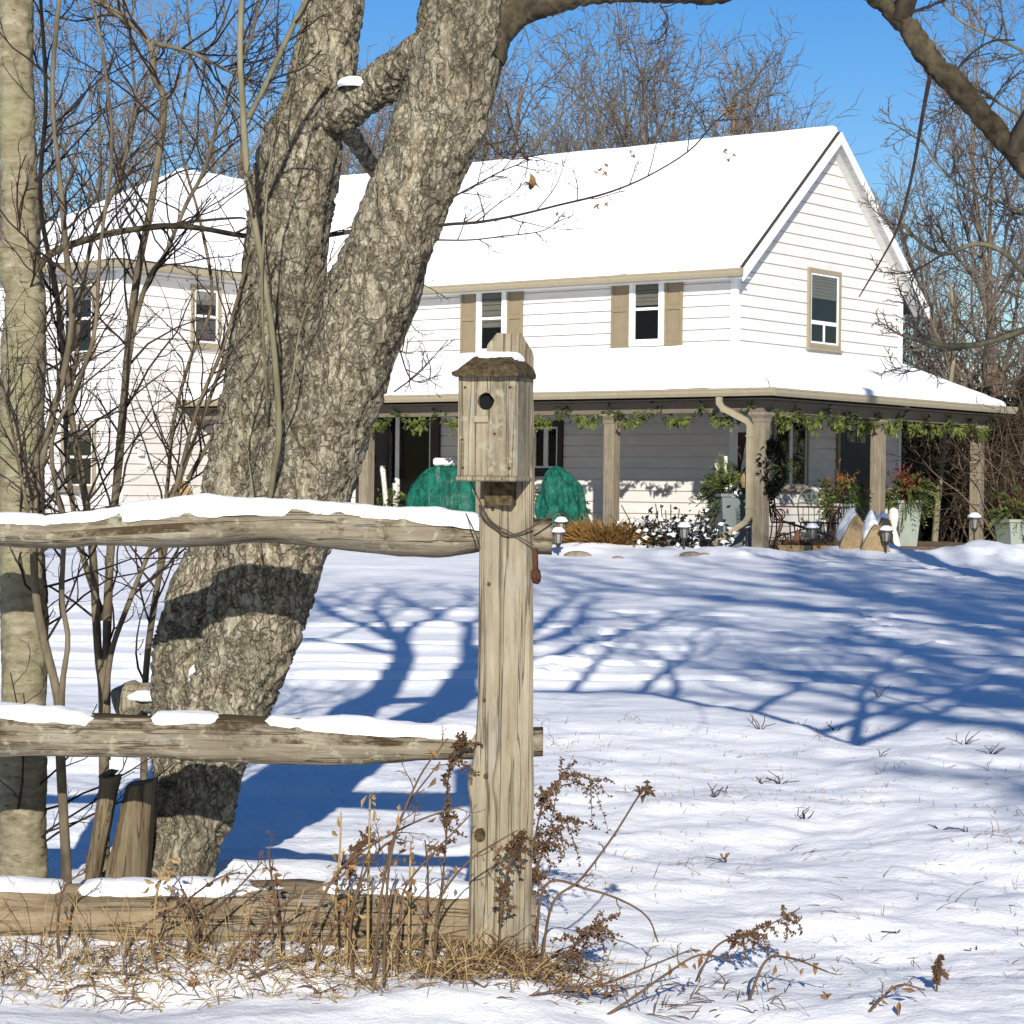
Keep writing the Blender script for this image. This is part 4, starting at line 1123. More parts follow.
# ---- grey smooth-barked sapling at the left edge
BB = np.array([at(22, 880, 6.4)[0], 6.4, -.2])
bt_ = thing('grey_barked_tree', BB, 'straight grey barked young tree at the left edge of the photo', 'tree')
m = Off(BB)
VB, PBt, RBt = bole([(24, 930, 56, 6.4), (24, 880, 50, 6.4), (23, 840, 46, 6.4), (22, 760, 46, 6.4), (24, 640, 47, 6.4), (22, 560, 45, 6.4), (22, 430, 44, 6.4), (24, 350, 44, 6.4), (27, 300, 40, 6.4), (20, 262, 44, 6.4), (22, 230, 38, 6.4), (19, 150, 36, 6.4), (16, 60, 35, 6.4), (15, -20, 34, 6.4), (12, -200, 30, 6.4), (6, -420, 24, 6.4)], 0, 300, 40, 45, .006); closed(m, VB)
m.build('trunk', M['birch'], bt_, smooth=True)
b1, b2, b3, b4 = [Off(BB) for _ in range(4)]
rg2 = np.random.default_rng(21)
for dv in ((-.5, .3, 1), (.5, .2, 1), (.1, -.3, 1)): grow([b1, b2, b3, b4], PBt[-1], dv, 3.0, .035, 0, SPC, rg2)
lb = Off(BB)
P, R = stem(lb, [(22, 318, 6.42), (30, 290, 6.40), (48, 256, 6.38), (96, 237, 6.40), (137, 229, 6.45), (171, 226, 6.6), (205, 229, 6.75), (246, 236, 6.95), (300, 238, 7.05), (350, 232, 7.1), (400, 220, 7.15), (440, 190, 7.2)], 6.35, 12, 6, 60, 9)
lb.build('side_limb', M['limb'], bt_, smooth=True)
twigs(b3, P, R, 12, .22, rg2)
P, R = stem(b3, [(150, 228), (190, 222), (235, 218), (246, 219)], 6.3, 5, 2.5, 20, 5)
for k in range(22):
    i_ = int(rg2.uniform(30, 270)); d = perp(np.array([0, 0, 1.0]), rg2.uniform(0, 6.28)); d[1] *= .4
    if d[0] < -.3: d[0] *= -1
    grow([b3, b3, b3], PBt[i_] + d * .04, nrm(d + [0, 0, .5]), rg2.uniform(.25, .55), .004, 0, TW, rg2)
for c in (b2, b3, b4): merge(b1, c)
b1.build('crown', M['twig'], bt_)

# ---- shrub of several thin stems, and the single saplings in front of the maple
rg3 = np.random.default_rng(31)
def buds(mb, P, n, rg_, s=.008):
    i_ = rg_.integers(0, len(P) - 1, n); mb.leaves(P[i_] + rg_.normal(size=(n, 3)) * .012, rg_.normal(size=(n, 3)), s, s * .8, rg_)
def shrub(name, label, group, base, stems, ntw, ltw, mat='stem', dark=(), extra=None):
    b0 = np.array(base); t = thing(name, b0, label, 'shrub', group)
    tw_ = Off(b0); bd_ = Off(b0)
    for (L_, d, w0, w1) in stems:
        s_ = Off(b0); P, R = stem(s_, L_, d, w0, w1, 44, 9)
        s_.build('stem', M[mat] if (L_[0], w0) not in dark else M['twig'], t, smooth=True)
        twigs(tw_, P, R, ntw, ltw, rg3, t0=.25)
    o = tw_.build('twigs', M['twig'], t)
    V = np.concatenate(tw_.v) + b0; buds(bd_, V, len(stems) * 45, rg3); bd_.build('buds', M['twig'], t)['kind'] = 'stuff'
    return t
gb = lambda px, d: (at(px, 860, d)[0], d, float(gz([at(px, 860, d)[0]], [d])[0]) - .03)
shrub('shrub', 'thin green grey stem rising close beside the grey barked tree', None, gb(64, 6.2),
      [([(66, 905), (66, 862), (61, 770), (58, 700), (44, 640), (35, 585), (35, 520), (44, 450), (62, 380), (72, 320), (66, 250), (60, 180), (52, 90), (60, -10)], 6.2, 15, 6),
       ([(62, 770), (62, 690), (68, 640), (62, 600), (64, 540), (66, 520), (58, 500), (52, 440), (75, 390), (95, 330), (100, 250), (112, 150), (104, 60), (90, -10)], 6.15, 9, 4),
       ([(36, 560), (22, 480), (5, 400), (-20, 330)], 6.18, 6, 3)], 20, .38)
shrub('shrub', 'many stemmed bare shrub between the grey tree and the leaning maple', None, gb(104, 6.75),
      [([(104, 900), (104, 760), (103, 690), (98, 650), (92, 545), (82, 480), (72, 420), (64, 350), (56, 290), (40, 200), (46, 100), (40, -10)], 6.75, 16, 5),
       ([(106, 760), (106, 680), (108, 600), (111, 545), (117, 480), (124, 400), (130, 330), (140, 260), (152, 200), (164, 106), (154, 76), (148, 40), (112, 10), (88, -5)], 6.75, 13, 9),
       ([(105, 700), (112, 650), (130, 600), (152, 545), (175, 490), (197, 410), (222, 350), (240, 290), (250, 250)], 6.7, 9, 4),
       ([(121, 432), (131, 345), (141, 300), (152, 272), (166, 252), (186, 205), (204, 170), (222, 110), (250, 40), (262, -10)], 6.72, 8, 4),
       ([(104, 620), (84, 560), (72, 500), (66, 440), (68, 400), (76, 360), (80, 310), (92, 240), (118, 180), (135, 110), (130, 30), (138, -10)], 6.78, 9, 3.5),
       ([(150, 42), (190, 52), (222, 68), (250, 80)], 6.75, 8, 3)], 25, .46)
shrub('shrub', 'slender shrub with leaning stems left of the maple base', None, gb(146, 7.0),
      [([(144, 880), (144, 760), (146, 672), (155, 600), (166, 545), (180, 480), (200, 425), (222, 365), (238, 320)], 7.0, 11, 4.5),
       ([(146, 680), (150, 640), (160, 560), (168, 480), (174, 420), (190, 360), (212, 300), (200, 220), (180, 140), (190, 60), (186, -10)], 7.0, 7, 3),
       ([(188, 480), (205, 450), (225, 420), (245, 408)], 6.9, 7, 3)], 18, .36)
rg4 = np.random.default_rng(41); st_ = Off(MAP)
for (L_, w0, w1, nt_) in (([(270, 500, 6.36), (274, 470, 6.3), (279, 430, 6.26), (273, 340, 6.24), (261, 260, 6.22), (248, 180, 6.2), (243, 110, 6.2), (240, 50, 6.2), (243, -30, 6.2)], 8, 9, 5),
                     ([(248, 118), (262, 92), (278, 58), (296, 20), (318, -20)], 8, 7, 6), ([(268, 420, 6.4), (262, 300), (265, 220), (272, 150), (290, 90), (300, 40)], 4, 2, 6), ([(279, 432, 6.3), (292, 380), (300, 330), (318, 280), (345, 240)], 3, 1.5, 5),
                     ([(262, 560, 6.3), (250, 470, 6.28), (240, 400, 6.3), (256, 330, 6.3), (262, 250, 6.28)], 3, 1.5, 5)):
    s_ = Off(MAP); P, R = stem(s_, L_, 6.2, w0, w1, 44, 9); s_.build('side_shoot', M['olive'], maple, smooth=True)
    t_ = Off(MAP); twigs(t_, P, R, nt_, .24, rg4, t0=.3); t_.build('shoot_twigs', M['twig'], maple)
# ---- broken boards and log at the maple's foot
lp = np.array([at(118, 870, 6.28)[0], 6.28, -.2]); m = Off(lp)
def plank(L_, R_, y, th, seed):
    (x0, z0), (x1, z1) = L_[0], L_[1]; n_ = 30
    G = np.zeros((n_, 10, 3))
    for i_ in range(n_):
        t = i_ / (n_ - 1)
        a = at(L_[0][0] * (1 - t) + L_[1][0] * t, L_[0][1] * (1 - t) + L_[1][1] * t, y); b_ = at(R_[0][0] * (1 - t) + R_[1][0] * t, R_[0][1] * (1 - t) + R_[1][1] * t, y)
        for j_ in range(5):
            u = j_ / 4; G[i_, j_] = a * (1 - u) + b_ * u; G[i_, j_, 1] -= math.sin(u * PI) * th * .5
            G[i_, 9 - j_] = a * (1 - u) + b_ * u + [0, th, 0]
    f = G.reshape(-1, 3); f += (fbm(f * np.array([50, 20, 6]), 3, seed) * .008)[:, None] * np.array([.4, 1, .3])
    closed(m, f.reshape(G.shape))
plank([(84, 880), (100, 778)], [(98, 880), (119, 776)], 6.26, .05, 3)
plank([(104, 880), (126, 786)], [(146, 880), (152, 782)], 6.30, .10, 4)
plank([(98, 776), (109, 770)], [(106, 782), (117, 772)], 6.30, .04, 6)
tag(m.build('broken_log', M['oldlog']), 'split weathered log slabs leaning against the foot of the maple', 'log').location = Vector(lp)
lp = np.array([at(145, 700, 6.95)[0], 6.95, float(at(145, 712, 6.95)[2])]); m = Off(lp)
m.tube(linepx([(116, 705), (140, 698), (170, 700)], 6.95, 14), np.full(14, .05) * (1 + .2 * vnoise(np.arange(14)[:, None] * np.array([[.7, 0, 0]]), 3)), 10)
for z in (0, -.35): pass
o = tag(m.build('stump', M['nest']), 'short snow topped stump end behind the middle rail', 'stump'); o.location = Vector(lp)
m = Off(lp); blob(m, at(143, 696, 6.93), .065, .06, .022, 8); m.build('snow_cap', M['snow'], o, smooth=True)
o.name = 'stump'
# ================================================================== THINGS ON AND ROUND THE PORCH
rp = np.random.default_rng(77)
def sprigs(mb, c, n, rad, ln, wd, rg_, up=.3, flat=(1, 1, 1), droop=0):
    """cedar-like sprays: each a short stalk with paired slim leaves"""
    c = np.asarray(c, float)
    for _ in range(n):
        d = nrm(rg_.normal(size=3) * np.array(flat) + [0, 0, up]); p = c + d * rad * rg_.uniform(.15, .8)
        L = ln * rg_.uniform(.6, 1.3); k = 7
        t = np.linspace(.15, 1, k)[:, None]; P = p + d * L * t + np.array([0, 0, -droop * L]) * t ** 2
        s = nrm(np.cross(d, rg_.normal(size=3)))
        mb.leaves(np.repeat(P, 2, 0), np.concatenate([[d + s * .9, d - s * .9] for _k in range(k)]), L * .30, wd, rg_, .2)
def planter(name, label, px, d, wt, wb, h, mat, group=None, z0=None, rz=.3):
    p = at(px, 540, d); z = float(gz([p[0]], [d])[0]) if z0 is None else z0
    t = thing(name, (p[0], p[1], z), label, 'planter', group, rz)
    m = MB()
    a, b_ = wt / 2, wb / 2; r = .03
    V = []
    for (hh, zz_) in ((b_, 0), (a, h), (a + r, h + .001), (a + r, h + .05), (a - .03, h + .05), (a - .035, h - .06)):
        V += [(-hh, -hh, zz_), (hh, -hh, zz_), (hh, hh, zz_), (-hh, hh, zz_)]
    m.add(V, [(4 * q + i, 4 * q + (i + 1) % 4, 4 * q + 4 + (i + 1) % 4, 4 * q + 4 + i) for q in range(5) for i in range(4)], None, [[3, 2, 1, 0], [20, 21, 22, 23]])
    m.build('pot', M[mat], t)
    return t
def log(t, base, tip, r):
    m = MB(); P = smoothline([base, (np.array(base) + tip) / 2 + rp.normal(size=3) * .01, tip], 12); m.tube(P, r * (1 + .1 * vnoise(P * 20, 3)), 9); return m.build('birch_log', M['birchlog'], t)

# tall planter left of the corner post
t = planter('tall_planter', 'tall tapered grey planter with cedar and white birch logs left of the downspout', 732, 36.75, .64, .47, .95, 'planter', z0=-.02)
m = MB(); sprigs(m, (0, 0, 1.02), 190, .48, .28, .030, rp, .35, (1.2, 1.2, .9), .35); m.build('greenery', M['green'], t)
m = MB(); sprigs(m, (-.1, -.1, 1.06), 50, .45, .22, .026, rp, .5, (1.3, 1.2, .9)); m.build('bright_sprigs', M['yellowgreen'], t)['kind'] = 'stuff'
m = MB(); m.leaves(np.array([-.05, -.2, 1.0]) + rp.normal(size=(26, 3)) * .16, rp.normal(size=(26, 3)), .07, .06, rp); m.build('snow_flecks', M['snow'], t)['kind'] = 'stuff'
log(t, (-.08, .0, .8), np.array((-.13, .0, 1.62)), .032); log(t, (-.16, .05, .8), np.array((-.27, .08, 1.5)), .022); log(t, (.06, 0, .8), np.array((.28, -.02, 1.98)), .040)
# red brown board and a straw lantern behind it
p = at(747, 470, 37.2); m = MB(); m.bbox(-.16, .16, -.02, .02, .02, 1.95, .008)
for z in (.5, 1.0, 1.5): m.box(-.15, .15, -.035, -.0205, z, z + .07)
tag(m.build('wooden_board', M['redwood']), 'upright red brown board leaning in the porch corner behind the birch logs', 'board').location = (p[0], p[1], .06)
p = at(748, 480, 36.0); m = MB(); m.lathe([(.0, .30), (.06, .28), (.12, .2), (.13, .12), (.10, .02), (.0, .0)], k=14)
o = tag(m.build('straw_globe', M['straw']), 'pale orange straw globe beside the downspout', 'ornament'); o.location = (p[0], p[1], 1.06)
m = MB(); m.tube([(0, 0, -1.02), (0, 0, .02)], .012, 6); m.build('stick', M['twigbrown'], o)

# planters with greenery along the side porch
def green_planter(px, d, label, h, wt, pot, cols, grp=None, z0=.07, n=90, up=.45, rad=.36):
    t = planter('planter', label, px, d, wt, wt * .72, h, pot, grp, z0)
    m = MB(); sprigs(m, (0, 0, h + .12), n, rad, .26, .030, rp, up, (1.2, 1.2, .8), .4); m.build('greenery', M['green'], t)
    m = MB(); sprigs(m, (0, -.05, h + .10), n // 3, rad * 1.1, .24, .028, rp, .1, (1.2, 1.2, .6), .7); m.build('bright_sprigs', M['yellowgreen'], t)['kind'] = 'stuff'
    for (c, k, zz_) in cols:
        m = MB(); m.leaves(np.array([0, 0, h + zz_]) + rp.normal(size=(k, 3)) * np.array([.15, .15, .14]), rp.normal(size=(k, 3)) + [0, 0, .5], .12, .04, rp)
        m.build('red_sprigs' if c == 'redberry' else 'rust_sprigs', M[c], t)['kind'] = 'stuff'
    return t
green_planter(840, 38.6, 'pale planter of cedar and rust coloured sprigs before the dark entry door', .72, .42, 'planterpale', (('orangefol', 110, .34),), z0=.06)
green_planter(904, 39.6, 'pale green planter with red berry sprigs right of the middle side porch post', .78, .46, 'planterpale', (('redberry', 120, .34), ('orangefol', 60, .22)), n=120, rad=.42, z0=.06)
green_planter(1016, 37.5, 'round looking pale planter with red sprigs at the right edge beside a path light', .55, .55, 'planterpale', (('redberry', 60, .32),), z0=.0)
m = MB(); p = at(893, 555, 38.9); m.lathe([(.10, 0), (.14, .1), (.10, .25), (.05, .38), (.075, .48), (.095, .60), (.08, .72), (.03, .76), (0, .76)], k=16)
tag(m.build('pale_urn', M['birchlog']), 'cream slim waisted ornament standing in front of the pale green planter', 'ornament').location = (p[0], p[1], .0)
# narrow patio door planter at the left
t = green_planter(384, 42.3, 'planter of cedar with two white birch logs before the patio door', .35, .4, 'planter', (), z0=.05, n=130, rad=.5)
log(t, (.05, -.05, .35), np.array((-.06, -.05, 1.38)), .05); log(t, (.18, -.05, .35), np.array((.2, -.05, 1.05)), .055)
t = green_planter(556, 38.2, 'dark planter of cedar and birch twigs beside the green netting', .45, .45, 'planter', (('orangefol', 70, .35),), z0=.02, n=120, rad=.45)
log(t, (-.05, -.1, .4), np.array((-.05, -.1, 1.15)), .03); log(t, (-.12, -.1, .5), np.array((-.2, -.1, 1.12)), .03)

# green netting over shrubs
def netting(px0, px1, pytop, d, z0, depth_, label, seed, lean=0, pw=.55):
    a = at(px0, pytop, d); b_ = at(px1, pytop, d); w_ = (b_[0] - a[0]) / 2; cx_ = (a[0] + b_[0]) / 2; h = a[2] - z0
    t = thing('netted_shrub', (cx_, d, z0), label, 'garden netting')
    nu, nv = 70, 30; G = np.zeros((nv, nu, 3))
    th = np.linspace(0, 2 * PI, nu); th[-1] = 0
    for i_ in range(nv):
        v = i_ / (nv - 1)
        a_ = v * PI / 2; zz_ = h * math.sin(a_); s = math.cos(a_) ** pw
        fold = 1 + .16 * np.sin(th * 9 + seed + 2 * v) * (1 - .6 * v) + .09 * np.sin(th * 17 + seed * 2 - 3 * v)
        G[i_, :, 0] = np.cos(th) * w_ * s * fold + lean * zz_; G[i_, :, 1] = np.sin(th) * depth_ * s * fold; G[i_, :, 2] = zz_ * (1 + .06 * np.sin(th * 3 + seed) * (1 - v))
    f = G.reshape(-1, 3); f += fbm(f * 4 + seed, 3, seed)[:, None] * .10 * np.array([1, 1, .8]); f = f.reshape(G.shape); f[:, -1] = f[:, 0]
    m = MB(); m.sheet(f); m.build('netting', M['tarp'], t, smooth=True)
    m = MB(); 
    for k in range(9):
        q = rp.uniform(-.5, .5, 2); m.tube([(q[0] * w_, q[1] * depth_, 0), (q[0] * w_ * .6, q[1] * depth_ * .6, h * .85)], .012, 5)
    m.build('branches', M['twigbrown'], t)
    return t
netting(411, 486, 466, 40.3, .05, .55, 'wide shrub under green netting between patio door and birdhouse', 3)
netting(542, 592, 466, 37.6, -.03, .5, 'tall shrub under green netting left of the tawny grass clump', 8, -.12, .8)
m = MB(); p = at(456, 462, 41.2); m.bbox(-.42, .42, -.12, .12, -.07, .07, .03); m.box(-.36, -.30, -.06, .06, -1.0, -.071); m.box(.30, .36, -.06, .06, -1.0, -.071)
tag(m.build('white_bench', M['trim']), 'white bench top against the wall above the green netting', 'bench').location = Vector(p)

# garlands swagged under the gutters
def garland(label, p0, p1, n, drop=.24):
    p0 = np.array(p0, float); p1 = np.array(p1, float); g0 = toW(p0)
    o = thing('garland', g0, label, 'garland', 'cedar garlands hung under the porch gutters')
    a, b_ = MB(), MB()
    for s in range(n):
        for k in range(16):
            u = (k + rp.uniform(0, 1)) / 16; f = (s + u) / n
            sag = 4 * u * (1 - u)
            c = toW(p0 + (p1 - p0) * f) - g0 + np.array([0, 0, -.03 - drop * sag])
            mb = b_ if sag > .86 else a  # swag low points take the yellow-green: sunlit look put into the colour
            for q in range(6 if sag > .86 else 2):
                d = rp.normal(size=3) + [0, 0, -.5 - .5 * sag]; c2_ = c + rp.normal(size=3) * (.05 if sag > .86 else .03)
                mb.leaves(np.repeat(c2_[None], 3, 0), d + rp.normal(size=(3, 3)) * .45, .13, .035, rp)
    a.build('greenery', M['green'], o); b_.build('bright_and_sunlit_cedar', M['yellowgreen'], o)
    return o
garland('cedar garland in swags along the front gutter left of the downspout', (PX - 9.5, PY - .12, 2.44), (PX - .1, PY - .12, 2.44), 10)
garland('cedar garland in swags along the side gutter right of the downspout', (PX + .12, PY + .1, 2.44), (PX + .12, YB - .45, 2.44), 9)
# dark wreath and hanging greenery on the inner side of the corner post
wp_ = at(772, 468, 35.75); t = thing('wreath', wp_, 'black looking wreath hung on the right side of the corner post', 'wreath')
m = MB(); th = rp.uniform(0, 2 * PI, 900)
c = np.stack([np.cos(th) * .16 * rp.uniform(.5, 1.3, 900), rp.normal(size=900) * .06, np.sin(th) * .42 * rp.uniform(.6, 1.15, 900)], -1)
m.leaves(c, rp.normal(size=(900, 3)), .11, .03, rp); m.build('greenery', M['wreath'], t)
m = MB(); sprigs(m, (.2, 0, -.02), 16, .12, .14, .022, rp, .2); m.build('sprig', M['green'], t)

# wrought iron bistro table and chairs
def circ(c, r, n=14, a0=0, a1=2 * PI, ax='xz'):
    th = np.linspace(a0, a1, n)
    return np.stack([c[0] + r * np.cos(th), np.full(n, c[1]), c[2] + r * np.sin(th)], -1)
p = at(806, 545, 37.0); t = thing('bistro_table', (p[0], p[1], .06), 'rusty wrought iron table with scrolled legs right of the corner post', 'table', rz=-.2)
m = MB(); m.bbox(-.66, .66, -.3, .3, .70, .725, .008); m.build('table_top', M['ironrust'], t)
for sx in (-1, 1):
    for sy in (-1, 1):
        m = MB(); x, y = sx * .55, sy * .24
        m.tube(smoothline([(x, y, .70), (x * .75, y, .45), (x * 1.02, y, .02)], 12), .014, 6); m.tube(circ((x * .84, y, .58), .09), .011, 5); m.tube(circ((x * .7, y, .20), .07), .011, 5)
        m.build('leg', M['ironrust'], t)
for sy in (-1, 1):
    m = MB(); m.tube([(-.5, sy * .24, .2), (.5, sy * .24, .5)], .012, 5); m.tube([(-.5, sy * .24, .5), (.5, sy * .24, .2)], .012, 5); m.build('cross_brace', M['iron'], t)
def bistro_chair(px, d, rz, label, mat):
    p = at(px, 545, d); t = thing('bistro_chair', (p[0], p[1], .06), label, 'chair', None, rz)
    m = MB(); m.lathe([(0, .43), (.20, .43), (.21, .44), (.20, .455), (0, .455)], k=18); m.build('seat', M[mat], t)
    for sx, sy in ((-1, -1), (1, -1), (-1, 1), (1, 1)):
        m = MB(); m.tube(smoothline([(sx * .15, sy * .15, .44), (sx * .17, sy * .17, .22), (sx * .21, sy * .21, 0)], 8), .012, 6); m.build('leg', M[mat], t)
    m = MB(); m.tube(smoothline([(-.18, .16, .44), (-.19, .20, .75), (-.12, .21, .96), (0, .215, 1.02), (.12, .21, .96), (.19, .20, .75), (.18, .16, .44)], 30), .013, 6)
    m.tube([(-.185, .19, .70), (.185, .19, .70)], .011, 5); m.tube([(-.19, .2, .78), (.19, .2, .78)], .011, 5)
    for k in (-1, 0, 1): m.tube(circ((k * .10, .21, .88), .055, 12), .009, 5); 
    for k in (-.1, 0, .1): m.tube([(k, .18, .45), (k, .195, .70)], .009, 5)
    m.build('backrest', M[mat], t); return t
bistro_chair(812, 37.8, .2, 'sage green iron chair with a scrolled round back behind the bistro table', 'ironsage')
bistro_chair(783, 37.5, 1.2, 'dark iron chair seen between the corner post and the bistro table', 'iron')
bistro_chair(833, 37.2, -1.3, 'black iron chair at the right end of the bistro table', 'iron')
# little gnome-like ornaments and a clay trough below the table
p = at(797, 560, 36.0); m = MB(); m.lathe([(.0, 0), (.09, 0), (.10, .08), (.07, .2), (.085, .21), (.05, .3), (.0, .42)], k=14)
tag(m.build('cone_ornament', M['terracotta']), 'small pointed clay ornament in front of the bistro table legs', 'ornament').location = (p[0], p[1], .02)
p = at(803, 562, 35.9); m = MB(); V = []
for (a, b_, z) in ((.36, .13, 0), (.44, .17, .16), (.40, .14, .16), (.36, .11, .05)): V += [(-a, -b_, z), (a, -b_, z), (a, b_, z), (-a, b_, z)]
m.add(V, [(4 * q + i, 4 * q + (i + 1) % 4, 4 * q + 4 + (i + 1) % 4, 4 * q + 4 + i) for q in range(3) for i in range(4)], None, [[3, 2, 1, 0], [12, 13, 14, 15]])
o = tag(m.build('clay_trough', M['burlap']), 'low clay trough of dry plants below the bistro table', 'planter'); o.location = (p[0], p[1], .0)
m = MB(); m.leaves(rp.normal(size=(160, 3)) * [.2, .07, .03] + [0, 0, .12], rp.normal(size=(160, 3)) + [0, 0, 1], .14, .03, rp); m.build('dry_plants', M['weed'], o)['kind'] = 'stuff'
# burlap tents with snow over small shrubs
def tent(px0, px1, pytop, pybot, d, label, seed, hole=False):
    a = at(px0, pybot, d); b_ = at(px1, pybot, d); top = at((px0 + px1) / 2, pytop, d)[2]; z0 = min(a[2], b_[2]); w_ = (b_[0] - a[0]) / 2
    t = thing('burlap_tent', ((a[0] + b_[0]) / 2, d, z0), label, 'shrub cover', 'burlap tents over the shrubs by the side porch')
    h = top - z0; n1, n2 = 26, 22; U, V_ = np.meshgrid(np.linspace(-1, 1, n1), np.linspace(-.45, .45, n2))
    X = U * w_; Z = h * (1 - np.abs(U) ** 1.5) * (.88 + .16 * np.cos(V_ * 9 + seed)) + .02; G = np.stack([X, V_ * 1.0, Z], -1)
    nz2 = fbm(G * 5 + seed, 3, seed); G[..., 2] += nz2 * .10; G[..., 0] += nz2 * .07
    m = MB(); m.sheet(G); m.sheet(np.stack([G[0], G[0] * [1, 1, 0] + [0, -.06, 0]], 0)[::-1]); m.sheet(np.stack([G[-1], G[-1] * [1, 1, 0] + [0, .06, 0]], 0))
    o = m.build('burlap', M['burlap'], t, smooth=True)
    k = G[2:-1, 3:19].copy(); e_ = np.ones(k.shape[:2]); e_[0] = e_[-1] = 0; e_[:, 0] = e_[:, -1] = 0
    k[..., 2] += .004 + .07 * e_ * (1 + .5 * fbm(k * 6, 2, 9)); m = MB(); m.sheet(k); m.build('snow_cap', M['snow'], t, smooth=True)
    return t
tent(833, 872, 516, 552, 35.5, 'burlap tent with a snow filled hollow behind the first path light', 4)
tent(856, 884, 517, 553, 35.2, 'taller burlap tent with a dark opening at its foot beside the path light', 7)
tent(866, 892, 518, 548, 36.4, 'small burlap tent half hidden behind the middle side porch post', 9)
m = MB(); p = at(875, 551, 34.9); m.lathe([(.0, .0), (.07, .0), (.07, .06), (.05, .10), (.0, .11)], k=12); tag(m.build('clay_pot', M['terracotta']), 'small dark clay pot lying in snow at the foot of a burlap tent', 'pot').location = (p[0], p[1], -.02)

# path lights
def path_light(px, py, d, label, s=1.0):
    p = at(px, py, d); z = float(gz([p[0]], [d])[0])
    t = thing('path_light', (p[0], d, z - .02), label, 'path light', 'lantern path lights in the snow along the porch')
    m = MB(); m.tube([(0, 0, 0), (0, 0, .20 * s)], .014, 7); m.lathe([(0, .0), (.02, 0), (.05, .06), (0, .062)], (0, 0, .14 * s), 8); m.build('stake', M['lantern'], t)
    m = MB(); m.lathe([(.045, 0), (.05, .01), (.075, .16), (.04, .165)], (0, 0, .20 * s), 6); m.build('lamp_glass', M['lampglass'], t)
    m = MB(); m.lathe([(.05, -.01), (.055, .005), (.03, .006)], (0, 0, .20 * s), 6)
    for k in range(6):
        a = k * PI / 3; m.tube([(.05 * math.cos(a), .05 * math.sin(a), .205 * s), (.078 * math.cos(a), .078 * math.sin(a), .20 * s + .165)], .007, 4)
    m.lathe([(.12, .160), (.115, .175), (.05, .23), (.02, .24), (.02, .27), (0, .275)], (0, 0, .20 * s), 6); m.build('lamp_cap', M['lantern'], t)
    m = MB(); m.lathe([(.112, .178), (.11, .20), (.06, .25), (0, .262)], (0, 0, .20 * s), 10); m.build('snow_cap', M['snow'], t, smooth=True)
    return t
path_light(561, 548, 35.6, 'left lantern path light just right of the rail end and farther back'); path_light(558, 560, 34.4, 'left lantern path light just right of the rail end and nearer')
path_light(684, 553, 35.0, 'lantern path light in front of the snow dusted shrub'); path_light(812, 556, 35.3, 'lantern path light below the right end of the bistro table')
path_light(886, 553, 34.6, 'lantern path light between the burlap tents and the boarded step'); path_light(974, 548, 34.8, 'lantern path light at the far right by the last porch post')

# tawny grass clump, snow dusted shrub, rocks
p = at(606, 552, 35.9); zg = float(gz([p[0]], [p[1]])[0]); 
m = MB(); n = 1900
th = rp.uniform(0, 2 * PI, n); rr = rp.uniform(0, .5, n) ** 1; base_ = np.stack([rr * np.cos(th) * 1.1, rr * np.sin(th) * .6, np.zeros(n)], -1)
dv = np.stack([np.cos(th) * rp.uniform(.1, 1.3, n), np.sin(th) * .8, rp.uniform(.5, 1.3, n)], -1)
m.blades(base_, dv, rp.uniform(.45, .95, n), .018, rp, .35)
tag(m.build('ornamental_grass', M['grass']), 'tawny orange clump of dry grass at the foot of a porch post', 'grass clump').location = (p[0], p[1], zg - .03)
t = thing('snowy_shrub', (at(672, 552, 35.7)[0], 35.7, -.02), 'low dark leafy shrub dusted with snow left of the tall grey planter', 'shrub')
m = MB(); c = rp.normal(size=(900, 3)) * [.42, .25, .16] + [0, 0, .3]; c[:, 2] = np.abs(c[:, 2]); m.leaves(c, rp.normal(size=(900, 3)) + [0, 0, .3], .10, .06, rp); m.build('leaves', M['evergreen'], t)
m = MB(); c2_ = c[rp.integers(0, 900, 330)] + [0, -.02, .03]; m.leaves(c2_, rp.normal(size=(330, 3)) * [1, 1, .4], .11, .08, rp); m.build('snow_flecks', M['snow'], t)['kind'] = 'stuff'
m = MB()
for k in range(26):
    q = rp.normal(size=2) * [.35, .2]; m.tube([(q[0] * .6, q[1] * .6, 0), (q[0] * 1.3, q[1] * 1.2, rp.uniform(.4, .85))], .009, 5)
m.build('stems', M['twigbrown'], t)
for (px, py, d, s, lb) in ((577, 563, 34.3, .22, 'flat stone half buried in snow near the tawny grass'), (691, 566, 33.9, .17, 'long low stone in the snow before the snow dusted shrub'), (618, 568, 33.8, .09, 'small dark stone in the snow below the tawny grass'), (705, 565, 33.9, .08, 'tiny dark stone right of the long low stone')):
    p = at(px, py, d); m = MB(); blob(m, np.zeros(3), s, s * .7, s * .35, int(px), 16)
    tag(m.build('stone', M['stone'], smooth=True), lb, 'stone').location = (p[0], d, float(gz([p[0]], [d])[0]) + .0)
# tan board fence panels and a pale box by the wing
p = at(181, 497, 40.8); m = MB(); m.bbox(-.22, .22, -.02, .02, 0, .92, .01); m.add([(-.22, -.02, .921), (.22, -.02, .921), (.22, .02, .921), (-.22, .02, .921), (0, -.02, 1.2), (0, .02, 1.2)], [(0, 3, 5, 4), (1, 4, 5, 2)], [(0, 4, 1), (3, 2, 5)])
tag(m.build('garden_screen', M['tanboard']), 'tan wooden panel with a pointed top standing before the wing', 'panel').location = (p[0], p[1], -.03)
p = at(206, 497, 40.2); m = MB(); m.bbox(-.17, .17, -.15, .15, 0, .62, .015); m.box(-.20, .20, -.18, .18, .62, .66)
tag(m.build('wooden_box', M['tanboard']), 'tan wooden box with a lid left of the maple trunk by the wing', 'box').location = (p[0], p[1], -.03)
